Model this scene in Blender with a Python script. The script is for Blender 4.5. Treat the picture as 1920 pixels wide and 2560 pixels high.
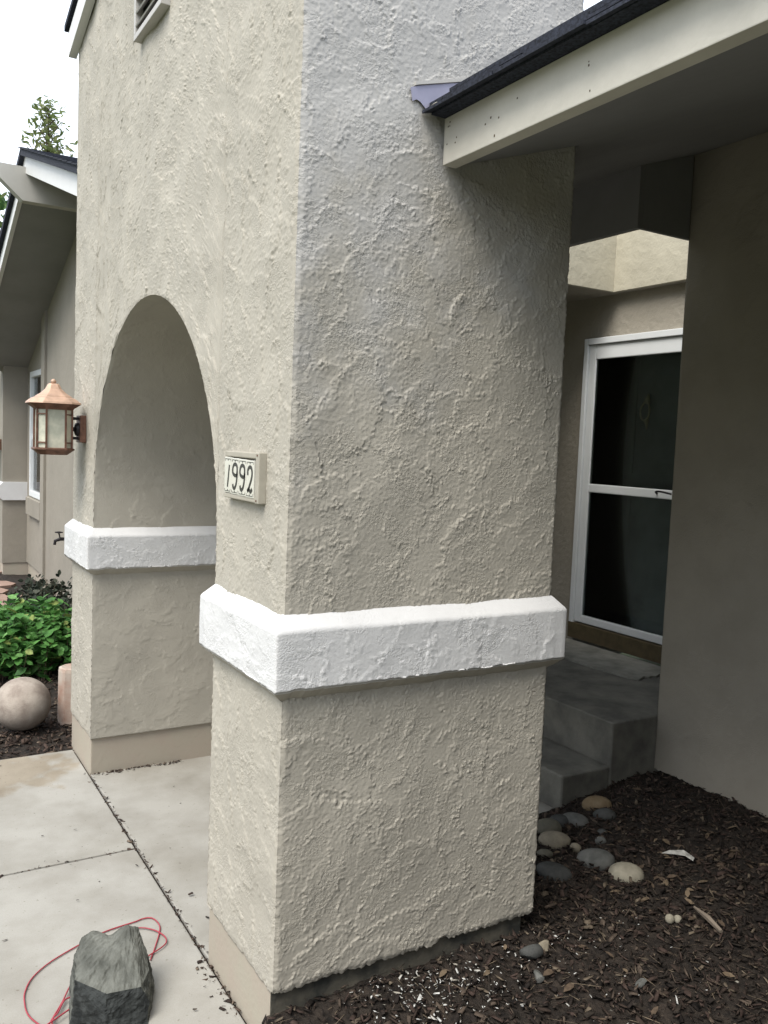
import bpy, bmesh, math, random
import numpy as np
from mathutils import Vector, Matrix

for o in list(bpy.data.objects):
    bpy.data.objects.remove(o)
SC = bpy.context.scene
COL = SC.collection
random.seed(7)

# ------------------------------------------------------------------ camera
cd = bpy.data.cameras.new('camera'); cam = bpy.data.objects.new('camera', cd); COL.objects.link(cam)
cd.sensor_fit = 'VERTICAL'; cd.sensor_height = 36.0; cd.lens = 36.0 * 2152.64 / 2560
cd.clip_start = 0.02; cd.clip_end = 2000
_R = Vector((0.857578, -0.512787, 0.040122)); _U = Vector((0.00549, 0.087125, 0.996182)); _F = Vector((0.514324, 0.854084, -0.077532))
m = Matrix((( _R.x, _U.x, -_F.x, -0.9110), (_R.y, _U.y, -_F.y, -1.9843), (_R.z, _U.z, -_F.z, 1.6394), (0, 0, 0, 1)))
cam.matrix_world = m
SC.camera = cam

# ------------------------------------------------------------------ sky and sun (bright overcast)
SUN_ELEV, SUN_AZ = math.radians(56), math.radians(206)     # azimuth of the direction TO the sun, from +x towards +y
w = bpy.data.worlds.new('World'); SC.world = w; w.use_nodes = True
nt = w.node_tree; nt.nodes.clear()
sky = nt.nodes.new('ShaderNodeTexSky'); sky.sky_type = 'NISHITA'; sky.sun_disc = False
sky.sun_elevation = SUN_ELEV; sky.sun_rotation = math.pi / 2 - SUN_AZ
sky.air_density = 1.0; sky.dust_density = 4.0; sky.ozone_density = 1.0; sky.altitude = 50
hs = nt.nodes.new('ShaderNodeHueSaturation'); hs.inputs['Saturation'].default_value = 0.22
bg = nt.nodes.new('ShaderNodeBackground'); bg.inputs['Strength'].default_value = 0.085
wo = nt.nodes.new('ShaderNodeOutputWorld')
cl = nt.nodes.new('ShaderNodeMix'); cl.data_type = 'RGBA'; cl.inputs['Factor'].default_value = 0.65      # even cloud cover over the clear-sky gradient
cl.inputs['B'].default_value = (9.2, 10.1, 11.5, 1)
nt.links.new(sky.outputs[0], hs.inputs['Color']); nt.links.new(hs.outputs[0], cl.inputs['A']); nt.links.new(cl.outputs['Result'], bg.inputs[0]); nt.links.new(bg.outputs[0], wo.inputs[0])
sl = bpy.data.lights.new('sun', 'SUN'); sun = bpy.data.objects.new('sun', sl); COL.objects.link(sun)
sl.energy = 1.5; sl.angle = math.radians(32); sl.color = (1.0, 0.945, 0.85)
_sd = Vector((math.cos(SUN_ELEV) * math.cos(SUN_AZ), math.cos(SUN_ELEV) * math.sin(SUN_AZ), math.sin(SUN_ELEV)))
sun.rotation_euler = _sd.to_track_quat('Z', 'Y').to_euler()
vs = SC.view_settings; vs.view_transform = 'Standard'; vs.look = 'None'; vs.gamma = 1.0; vs.use_curve_mapping = False
vs.exposure = 1.42
SC.render.engine = 'CYCLES'
SC.cycles.use_denoising = True; SC.cycles.denoising_input_passes = 'RGB_ALBEDO_NORMAL'; SC.cycles.denoising_prefilter = 'ACCURATE'
SC.cycles.sample_clamp_indirect = 3.0; SC.cycles.adaptive_threshold = 0.006
SC.cycles.max_bounces = 8; SC.cycles.diffuse_bounces = 5

# ------------------------------------------------------------------ materials
def mat(name, col, rough=0.85, var=0.08, vscale=6.0, bump=0.0, bscale=200.0, bdist=0.002, metal=0.0, spec=0.3, col2=None, ramp=(0.35, 0.65), detail=6.0, bump2=0.0, b2scale=30.0, b2dist=0.004):
    mt = bpy.data.materials.new(name); mt.use_nodes = True
    t = mt.node_tree; b = t.nodes['Principled BSDF']
    b.inputs['Roughness'].default_value = rough; b.inputs['Metallic'].default_value = metal
    b.inputs['Specular IOR Level'].default_value = spec
    g = t.nodes.new('ShaderNodeNewGeometry')
    n = t.nodes.new('ShaderNodeTexNoise'); n.inputs['Scale'].default_value = vscale; n.inputs['Detail'].default_value = detail; n.inputs['Roughness'].default_value = 0.6
    t.links.new(g.outputs['Position'], n.inputs['Vector'])
    r = t.nodes.new('ShaderNodeValToRGB')
    c1 = [max(0, c * (1 - var)) for c in col]; c2 = [min(1, c * (1 + var)) for c in col] if col2 is None else col2
    r.color_ramp.elements[0].position = ramp[0]; r.color_ramp.elements[1].position = ramp[1]
    r.color_ramp.elements[0].color = (*c1, 1); r.color_ramp.elements[1].color = (*c2, 1)
    t.links.new(n.outputs['Fac'], r.inputs['Fac']); t.links.new(r.outputs['Color'], b.inputs['Base Color'])
    last = None
    for bb, sc_, ds in ((bump2, b2scale, b2dist), (bump, bscale, bdist)):
        if bb > 0:
            n2 = t.nodes.new('ShaderNodeTexNoise'); n2.inputs['Scale'].default_value = sc_; n2.inputs['Detail'].default_value = 4
            t.links.new(g.outputs['Position'], n2.inputs['Vector'])
            bp = t.nodes.new('ShaderNodeBump'); bp.inputs['Strength'].default_value = bb; bp.inputs['Distance'].default_value = ds
            t.links.new(n2.outputs['Fac'], bp.inputs['Height'])
            if last: t.links.new(last.outputs['Normal'], bp.inputs['Normal'])
            last = bp
    if last: t.links.new(last.outputs['Normal'], b.inputs['Normal'])
    mt['noise'] = 1
    return mt

def island_mat(name, cols, rough=0.9, trans=0.0, spec=0.2):
    """every loose piece takes its own colour from a list"""
    mt = bpy.data.materials.new(name); mt.use_nodes = True
    t = mt.node_tree; b = t.nodes['Principled BSDF']; b.inputs['Roughness'].default_value = rough
    b.inputs['Specular IOR Level'].default_value = spec
    g = t.nodes.new('ShaderNodeNewGeometry'); r = t.nodes.new('ShaderNodeValToRGB'); r.color_ramp.interpolation = 'CONSTANT'
    e = r.color_ramp.elements
    while len(e) < len(cols): e.new(0.5)
    for i, (p, c) in enumerate(cols):
        e[i].position = p
    for i, (p, c) in enumerate(cols):
        e[i].color = (*c, 1)
    t.links.new(g.outputs['Random Per Island'], r.inputs['Fac'])
    n = t.nodes.new('ShaderNodeTexNoise'); n.inputs['Scale'].default_value = 60; t.links.new(g.outputs['Position'], n.inputs['Vector'])
    mx = t.nodes.new('ShaderNodeMix'); mx.data_type = 'RGBA'; mx.blend_type = 'MULTIPLY'; mx.inputs['Factor'].default_value = 0.7
    mr = t.nodes.new('ShaderNodeMapRange'); mr.inputs['From Min'].default_value = 0.3; mr.inputs['From Max'].default_value = 0.7
    mr.inputs['To Min'].default_value = 0.5; mr.inputs['To Max'].default_value = 1.3
    t.links.new(n.outputs['Fac'], mr.inputs['Value'])
    t.links.new(r.outputs['Color'], mx.inputs['A']); t.links.new(mr.outputs['Result'], mx.inputs['B'])
    t.links.new(mx.outputs['Result'], b.inputs['Base Color'])
    if trans > 0:
        td = t.nodes.new('ShaderNodeBsdfTranslucent'); ms = t.nodes.new('ShaderNodeMixShader'); ms.inputs[0].default_value = trans
        t.links.new(mx.outputs['Result'], td.inputs['Color']); t.links.new(b.outputs[0], ms.inputs[1]); t.links.new(td.outputs[0], ms.inputs[2])
        t.links.new(ms.outputs[0], t.nodes['Material Output'].inputs['Surface'])
    return mt

TAUPE = (0.368, 0.343, 0.292)
M = {}
def stucco_mat(name, col, var=0.05, skylit=None):
    mt = mat(name, col, var=var, vscale=3.5)
    t = mt.node_tree; b = t.nodes['Principled BSDF']
    if skylit:                                   # skylight painted as a paler, cooler upper face, with a ragged patchy border
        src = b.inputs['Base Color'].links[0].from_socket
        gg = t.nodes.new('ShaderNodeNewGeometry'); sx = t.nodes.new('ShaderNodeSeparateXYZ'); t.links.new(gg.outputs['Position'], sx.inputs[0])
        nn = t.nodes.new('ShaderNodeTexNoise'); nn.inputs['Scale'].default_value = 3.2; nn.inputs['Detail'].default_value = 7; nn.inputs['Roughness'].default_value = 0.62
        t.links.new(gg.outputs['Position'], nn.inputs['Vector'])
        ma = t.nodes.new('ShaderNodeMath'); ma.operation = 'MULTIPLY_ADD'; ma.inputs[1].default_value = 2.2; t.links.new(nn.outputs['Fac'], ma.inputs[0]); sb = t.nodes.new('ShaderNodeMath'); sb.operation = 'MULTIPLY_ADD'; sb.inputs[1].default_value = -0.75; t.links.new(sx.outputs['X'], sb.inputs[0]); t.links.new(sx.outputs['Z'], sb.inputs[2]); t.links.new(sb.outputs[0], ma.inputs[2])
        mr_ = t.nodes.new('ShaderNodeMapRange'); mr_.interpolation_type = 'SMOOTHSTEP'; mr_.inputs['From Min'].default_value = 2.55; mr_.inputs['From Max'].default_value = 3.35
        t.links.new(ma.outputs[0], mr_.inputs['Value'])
        mx = t.nodes.new('ShaderNodeMix'); mx.data_type = 'RGBA'; mx.inputs['B'].default_value = (*skylit, 1)
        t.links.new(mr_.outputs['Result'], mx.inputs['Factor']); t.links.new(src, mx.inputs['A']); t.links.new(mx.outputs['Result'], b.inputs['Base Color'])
    g = t.nodes.new('ShaderNodeNewGeometry'); at = t.nodes.new('ShaderNodeAttribute'); at.attribute_name = 'grain'
    last = None
    for sc_, det, dist, lo in ((190, 2.0, 0.0026, 0.10), (430, 2.0, 0.0010, 0.35)):
        n = t.nodes.new('ShaderNodeTexNoise'); n.inputs['Scale'].default_value = sc_; n.inputs['Detail'].default_value = det
        t.links.new(g.outputs['Position'], n.inputs['Vector'])
        mr = t.nodes.new('ShaderNodeMapRange'); mr.inputs['To Min'].default_value = lo; t.links.new(at.outputs['Fac'], mr.inputs['Value'])
        bp = t.nodes.new('ShaderNodeBump'); bp.inputs['Distance'].default_value = dist
        t.links.new(mr.outputs['Result'], bp.inputs['Strength']); t.links.new(n.outputs['Fac'], bp.inputs['Height'])
        if last: t.links.new(last.outputs['Normal'], bp.inputs['Normal'])
        last = bp
    t.links.new(last.outputs['Normal'], b.inputs['Normal'])
    return mt
M['stucco'] = stucco_mat('stucco', TAUPE, 0.06)
M['stucco_porch'] = stucco_mat('stucco_porch', (0.29, 0.265, 0.22), 0.07)  # tower taupe with porch shade put into the colour
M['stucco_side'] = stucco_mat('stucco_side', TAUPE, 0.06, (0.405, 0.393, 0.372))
M['stucco_far'] = mat('stucco_far', (0.29, 0.265, 0.22), var=0.06, vscale=2.5, bump=0.6, bscale=170, bdist=0.003, bump2=0.6, b2scale=26, b2dist=0.012)  # same taupe as the tower, darkened in colour for the shaded porch
M['stucco_cream'] = mat('stucco_cream', (0.44, 0.41, 0.325), var=0.04, vscale=3.5, bump=0.4, bscale=90, bdist=0.003, bump2=0.7, b2scale=14, b2dist=0.01)
M['trim'] = stucco_mat('trim_white', (0.565, 0.563, 0.56), 0.06)
M['fascia'] = mat('fascia_paint', (0.50, 0.475, 0.415), var=0.09, vscale=5, rough=0.6, bump=0.5, bscale=45, bdist=0.003, bump2=0.4, b2scale=9, b2dist=0.008)
M['white'] = mat('white_paint', (0.58, 0.58, 0.565), var=0.03, rough=0.5)
M['vinyl'] = mat('white_vinyl', (0.66, 0.68, 0.69), var=0.02, rough=0.35)
M['beam'] = mat('beam_paint', (0.40, 0.385, 0.35), var=0.05, rough=0.6)
M['soffit'] = mat('soffit_shaded', (0.235, 0.235, 0.232), var=0.06, vscale=3, bump=0.3, bscale=60, bdist=0.002)  # same paint as the walls; shade under the eaves put into the colour
M['shingle'] = mat('asphalt_shingle', (0.022, 0.025, 0.036), var=0.6, vscale=120, rough=0.95, bump=0.6, bscale=500, bdist=0.002)
M['plinth_tan'] = mat('plinth_paint', (0.39, 0.335, 0.275), var=0.12, vscale=7, bump=0.4, bscale=60, bdist=0.003, col2=(0.34, 0.31, 0.25))
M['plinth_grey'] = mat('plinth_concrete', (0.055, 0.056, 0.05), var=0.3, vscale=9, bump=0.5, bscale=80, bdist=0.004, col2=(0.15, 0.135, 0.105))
M['concrete'] = mat('concrete_slab', (0.262, 0.248, 0.218), var=0.10, vscale=3.4, bump=0.3, bscale=250, bdist=0.001, col2=(0.32, 0.31, 0.283), ramp=(0.3, 0.6))
def concrete_extra(mt):
    t = mt.node_tree; b = t.nodes['Principled BSDF']; src = b.inputs['Base Color'].links[0].from_socket
    g = t.nodes.new('ShaderNodeNewGeometry')
    def mul(col, fac_socket, src):
        mx = t.nodes.new('ShaderNodeMix'); mx.data_type = 'RGBA'; mx.blend_type = 'MULTIPLY'; mx.inputs['B'].default_value = (*col, 1)
        t.links.new(fac_socket, mx.inputs['Factor']); t.links.new(src, mx.inputs['A']); return mx.outputs['Result']
    def noise(scale, det, lo, hi):
        n = t.nodes.new('ShaderNodeTexNoise'); n.inputs['Scale'].default_value = scale; n.inputs['Detail'].default_value = det; t.links.new(g.outputs['Position'], n.inputs['Vector'])
        r = t.nodes.new('ShaderNodeMapRange'); r.inputs['From Min'].default_value = lo; r.inputs['From Max'].default_value = hi; t.links.new(n.outputs['Fac'], r.inputs['Value']); return r.outputs['Result']
    d = t.nodes.new('ShaderNodeVectorMath'); d.operation = 'DISTANCE'; d.inputs[1].default_value = (-0.30, 2.36, 0.0); t.links.new(g.outputs['Position'], d.inputs[0])
    n = noise(9, 6, 0.3, 0.7); a = t.nodes.new('ShaderNodeMath'); a.operation = 'MULTIPLY_ADD'; a.inputs[1].default_value = -0.25; t.links.new(n, a.inputs[0]); t.links.new(d.outputs['Value'], a.inputs[2])
    r = t.nodes.new('ShaderNodeMapRange'); r.inputs['From Min'].default_value = 0.14; r.inputs['From Max'].default_value = 0.04; t.links.new(a.outputs[0], r.inputs['Value'])
    src = mul((0.84, 0.76, 0.66), r.outputs['Result'], src)                       # damp dirt left by the bed
    src = mul((0.80, 0.78, 0.74), noise(1.3, 8, 0.50, 0.72), src)                 # worn patches
    src = mul((0.70, 0.67, 0.62), noise(75, 3, 0.66, 0.72), src)                  # pits and grit
    src = mul((0.93, 0.92, 0.90), noise(240, 2, 0.35, 0.65), src)                 # sand
    t.links.new(src, b.inputs['Base Color'])
concrete_extra(M['concrete'])
M['step'] = mat('step_concrete', (0.14, 0.137, 0.12), var=0.25, vscale=6, bump=0.6, bscale=110, bdist=0.004, col2=(0.20, 0.193, 0.165))
M['soil'] = mat('soil', (0.014, 0.011, 0.009), var=0.4, vscale=30, rough=1.0, bump=0.8, bscale=120, bdist=0.01, col2=(0.035, 0.027, 0.021))
M['lawn'] = mat('lawn', (0.10, 0.12, 0.05), var=0.3, vscale=2, rough=1.0, bump=0.6, bscale=60, bdist=0.03)
M['copper'] = mat('copper', (0.43, 0.285, 0.205), var=0.18, vscale=20, rough=0.55, metal=0.35, spec=0.5)
M['bronze'] = mat('bronze', (0.16, 0.085, 0.06), var=0.3, vscale=30, rough=0.55, metal=0.5)
M['black'] = mat('black_metal', (0.018, 0.015, 0.017), var=0.2, rough=0.5)
M['artglass'] = mat('art_glass', (0.45, 0.46, 0.38), var=0.15, vscale=14, rough=0.25, spec=0.5, col2=(0.60, 0.58, 0.47), detail=3)
M['tile'] = mat('ceramic_tile', (0.56, 0.545, 0.48), var=0.02, rough=0.25, spec=0.5)
M['ink'] = mat('digit_glaze', (0.028, 0.025, 0.02), var=0.2, rough=0.4)
M['plaque'] = mat('plaque_frame', (0.34, 0.315, 0.26), var=0.07, vscale=30, rough=0.6)
M['flash'] = mat('galvanised_flashing', (0.26, 0.255, 0.33), var=0.08, vscale=12, rough=0.45, metal=0.25)
M['dark'] = mat('dark_void', (0.01, 0.01, 0.01), var=0.1)
M['basalt'] = mat('basalt', (0.045, 0.048, 0.042), var=0.3, vscale=30, bump=0.8, bscale=90, bdist=0.005, col2=(0.12, 0.125, 0.11), ramp=(0.4, 0.6))
M['basalt_dust'] = mat('basalt_lit_top', (0.088, 0.091, 0.079), var=0.25, vscale=16, bump=0.7, bscale=90, bdist=0.004, col2=(0.14, 0.143, 0.126))  # no dust: paler stone colour for the rock's up-facing brightness
M['basalt_dark'] = mat('basalt_front', (0.018, 0.021, 0.021), var=0.4, vscale=30, bump=0.9, bscale=60, bdist=0.008, col2=(0.04, 0.044, 0.043))
M['ball'] = mat('cast_stone', (0.27, 0.22, 0.185), var=0.22, vscale=11, bump=0.7, bscale=150, bdist=0.004, col2=(0.36, 0.315, 0.27))
M['post'] = mat('pink_stone', (0.36, 0.22, 0.165), var=0.18, vscale=7, bump=0.5, bscale=90, bdist=0.004, col2=(0.42, 0.365, 0.31))
M['wire'] = mat('red_wire', (0.30, 0.035, 0.05), var=0.1, rough=0.4, spec=0.5)
M['flag'] = mat('flagstone', (0.26, 0.165, 0.13), var=0.15, vscale=5, bump=0.4, bscale=60, bdist=0.004, col2=(0.31, 0.22, 0.175))
M['bark'] = mat('bark', (0.10, 0.075, 0.05), var=0.3, vscale=20)
M['door'] = mat('front_door_paint', (0.30, 0.30, 0.295), var=0.15, rough=0.45)
M['brass'] = mat('brass', (0.80, 0.70, 0.48), var=0.1, rough=0.3, metal=0.4)
M['sill'] = mat('oak_threshold', (0.085, 0.066, 0.036), var=0.2, vscale=15, rough=0.55)
M['vent'] = mat('vent_paint', (0.40, 0.385, 0.36), var=0.05, rough=0.5)
M['mulch'] = island_mat('mulch_chips', [(0, (0.018, 0.014, 0.012)), (0.2, (0.034, 0.024, 0.019)), (0.43, (0.050, 0.034, 0.028)), (0.64, (0.025, 0.020, 0.016)), (0.78, (0.075, 0.057, 0.044)), (0.94, (0.12, 0.096, 0.070))])
M['mulch_left'] = island_mat('bark_chips', [(0, (0.028, 0.019, 0.015)), (0.3, (0.055, 0.037, 0.029)), (0.6, (0.08, 0.056, 0.043)), (0.85, (0.13, 0.10, 0.075))])
M['straw'] = island_mat('straw_bits', [(0, (0.10, 0.078, 0.055)), (0.35, (0.17, 0.135, 0.095)), (0.6, (0.055, 0.042, 0.032))])
M['flake'] = island_mat('paint_flakes', [(0, (0.52, 0.52, 0.50)), (0.5, (0.40, 0.39, 0.36)), (0.85, (0.28, 0.26, 0.22))])
M['leaf'] = island_mat('mint_leaves', [(0, (0.045, 0.13, 0.033)), (0.25, (0.08, 0.21, 0.05)), (0.55, (0.12, 0.285, 0.075)), (0.8, (0.17, 0.34, 0.11)), (0.95, (0.24, 0.30, 0.09))], rough=0.55, trans=0.3)
M['leaf_dark'] = island_mat('shrub_leaves', [(0, (0.025, 0.034, 0.024)), (0.4, (0.042, 0.053, 0.036)), (0.8, (0.065, 0.07, 0.052))], rough=0.7, trans=0.15)
M['needle'] = island_mat('conifer_sprays', [(0, (0.13, 0.17, 0.06)), (0.4, (0.19, 0.23, 0.09)), (0.8, (0.26, 0.28, 0.13))], rough=0.7, trans=0.45)
M['treeleaf'] = island_mat('tree_leaves', [(0, (0.05, 0.11, 0.035)), (0.5, (0.09, 0.17, 0.05))], rough=0.6, trans=0.3)

def glass_mat():
    mt = bpy.data.materials.new('dark_glass'); mt.use_nodes = True; b = mt.node_tree.nodes['Principled BSDF']
    b.inputs['Base Color'].default_value = (0.9, 0.95, 0.95, 1); b.inputs['Roughness'].default_value = 0.03; b.inputs['IOR'].default_value = 1.45
    t = mt.node_tree; tr = t.nodes.new('ShaderNodeBsdfTransparent'); tr.inputs[0].default_value = (0.80, 0.85, 0.85, 1)
    gl = t.nodes.new('ShaderNodeBsdfGlossy'); gl.inputs['Roughness'].default_value = 0.04
    fr = t.nodes.new('ShaderNodeFresnel'); fr.inputs[0].default_value = 1.45
    ms = t.nodes.new('ShaderNodeMixShader'); t.links.new(fr.outputs[0], ms.inputs[0]); t.links.new(tr.outputs[0], ms.inputs[1]); t.links.new(gl.outputs[0], ms.inputs[2])
    t.links.new(ms.outputs[0], t.nodes['Material Output'].inputs['Surface'])
    return mt
M['glass'] = glass_mat()

# ------------------------------------------------------------------ mesh helpers
def link(o, parent=None):
    COL.objects.link(o)
    if parent is not None: o.parent = parent
    return o

def tag(o, label=None, cat=None, group=None, kind=None):
    if label: o['label'] = label
    if cat: o['category'] = cat
    if group: o['group'] = group
    if kind: o['kind'] = kind
    return o

def thing(name, label, cat, loc=(0, 0, 0), group=None):
    o = bpy.data.objects.new(name, None); o.location = loc; o.empty_display_size = 0.1
    COL.objects.link(o); return tag(o, label, cat, group)

def raw(name, V, F, mt, parent=None, smooth=False, grain=None):
    """V (n,3) array, F (m,k) int array with equal-sized faces, or list of lists"""
    me = bpy.data.meshes.new(name)
    if isinstance(F, np.ndarray):
        V = np.asarray(V, np.float32); k = F.shape[1]; n = len(F)
        me.vertices.add(len(V)); me.vertices.foreach_set('co', V.ravel())
        me.loops.add(n * k); me.loops.foreach_set('vertex_index', F.astype(np.int32).ravel())
        me.polygons.add(n); me.polygons.foreach_set('loop_start', np.arange(0, n * k, k, dtype=np.int32))
        me.update(calc_edges=True)
    else:
        me.from_pydata([tuple(v) for v in V], [], F)
    if grain is not None:
        at = me.attributes.new('grain', 'FLOAT', 'POINT'); at.data.foreach_set('value', np.ascontiguousarray(grain, dtype=np.float32).ravel())
    for x in (mt if isinstance(mt, (list, tuple)) else [mt]): me.materials.append(x)
    if smooth: me.polygons.foreach_set('use_smooth', np.ones(len(me.polygons), dtype=bool))
    return link(bpy.data.objects.new(name, me), parent)

def local(o):
    """parent sits off the origin while the mesh is in world space: keep it in place"""
    o.matrix_parent_inverse = Matrix.Translation(-Vector(o.parent.location)); return o

class MB:
    def __init__(s): s.v = []; s.f = []
    def add(s, v, f):
        b = len(s.v); s.v += [tuple(x) for x in v]; s.f += [[i + b for i in q] for q in f]; return s
    def box(s, x0, x1, y0, y1, z0, z1):
        return s.add([(x0, y0, z0), (x1, y0, z0), (x1, y1, z0), (x0, y1, z0), (x0, y0, z1), (x1, y0, z1), (x1, y1, z1), (x0, y1, z1)],
                     [(0, 3, 2, 1), (4, 5, 6, 7), (0, 1, 5, 4), (1, 2, 6, 5), (2, 3, 7, 6), (3, 0, 4, 7)])
    def prism(s, poly, axis, a, b):
        """poly: 2-d outline in the two other axes (order x,y,z without axis), extruded from a to b"""
        def P(p, t):
            q = list(p); q.insert(axis, t); return q
        n = len(poly)
        v = [P(p, a) for p in poly] + [P(p, b) for p in poly]
        f = [list(range(n))[::-1], list(range(n, 2 * n))] + [[i, (i + 1) % n, n + (i + 1) % n, n + i] for i in range(n)]
        return s.add(v, f)
    def build(s, name, mt, parent=None, bevel=0.0, smooth=False, seg=2):
        me = bpy.data.meshes.new(name); me.from_pydata(s.v, [], s.f)
        bm = bmesh.new(); bm.from_mesh(me); bmesh.ops.recalc_face_normals(bm, faces=bm.faces)
        if bevel > 0:
            bmesh.ops.bevel(bm, geom=[e for e in bm.edges], offset=bevel, segments=seg, affect='EDGES', profile=0.6)
        bm.to_mesh(me); bm.free()
        for x in (mt if isinstance(mt, (list, tuple)) else [mt]): me.materials.append(x)
        if smooth: me.polygons.foreach_set('use_smooth', np.ones(len(me.polygons), dtype=bool))
        o = link(bpy.data.objects.new(name, me), parent)
        if parent is not None and tuple(parent.location) != (0, 0, 0): local(o)
        return o

def box(name, mt, parent, x0, x1, y0, y1, z0, z1, bevel=0.0):
    return MB().box(x0, x1, y0, y1, z0, z1).build(name, mt, parent, bevel)

def tube_mb(mb, pts, rad, n=8):
    pts = [Vector(p) for p in pts]; k = len(pts); V = []; F = []
    for i, p in enumerate(pts):
        t = (pts[min(i + 1, k - 1)] - pts[max(i - 1, 0)]).normalized()
        a = t.orthogonal().normalized() if i == 0 else (prev - t * prev.dot(t)).normalized()
        prev = a; b = t.cross(a); r = rad[i] if isinstance(rad, (list, tuple)) else rad
        for j in range(n):
            an = 2 * math.pi * j / n; V.append(p + a * (r * math.cos(an)) + b * (r * math.sin(an)))
    for i in range(k - 1):
        for j in range(n):
            F.append((i * n + j, i * n + (j + 1) % n, (i + 1) * n + (j + 1) % n, (i + 1) * n + j))
    F.append(list(range(n))[::-1]); F.append([(k - 1) * n + j for j in range(n)])
    mb.add(V, F); return mb

def lathe_mb(mb, prof, cx, cy, n=24, poly=None, rot=0.0):
    """prof: list of (r,z); poly: optional list of (unit x, unit y) cross-section corners"""
    ring = poly or [(math.cos(rot + 2 * math.pi * j / n), math.sin(rot + 2 * math.pi * j / n)) for j in range(n)]
    n = len(ring); V = []; F = []
    for r, z in prof:
        for (a, b) in ring: V.append((cx + a * r, cy + b * r, z))
    for i in range(len(prof) - 1):
        for j in range(n): F.append((i * n + j, i * n + (j + 1) % n, (i + 1) * n + (j + 1) % n, (i + 1) * n + j))
    F.append(list(range(n))[::-1]); F.append([(len(prof) - 1) * n + j for j in range(n)])
    mb.add(V, F); return mb

def catmull(pts, n=8):
    P = [Vector(p) for p in pts]; P = [P[0]] + P + [P[-1]]; out = []
    for i in range(1, len(P) - 2):
        a, b, c, d = P[i - 1:i + 3]
        for k in range(n):
            t = k / n; out.append(0.5 * ((2 * b) + (c - a) * t + (2 * a - 5 * b + 4 * c - d) * t * t + (3 * b - a - 3 * c + d) * t ** 3))
    out.append(P[-2]); return out

# ------------------------------------------------------------------ stucco relief: band-limited noise, trowelled patches and ridges
def fnoise(nu, nv, res, lmin, lmax, rs, su=1.0, sv=1.0):
    fu = np.fft.fftfreq(nu, res)[:, None] * su; fv = np.fft.rfftfreq(nv, res)[None, :] * sv
    f = np.sqrt(fu ** 2 + fv ** 2) + 1e-9
    c = math.log(1 / math.sqrt(lmin * lmax)); s = math.log(lmax / lmin) / 2
    A = np.exp(-((np.log(f) - c) / s) ** 2) / f
    n = np.fft.irfft2(np.fft.rfft2(rs.standard_normal((nu, nv))) * A, s=(nu, nv))
    return ((n - n.mean()) / n.std()).astype(np.float32)

def sst(a, b, x):
    t = np.clip((x - a) / (b - a), 0, 1); return t * t * (3 - 2 * t)

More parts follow.
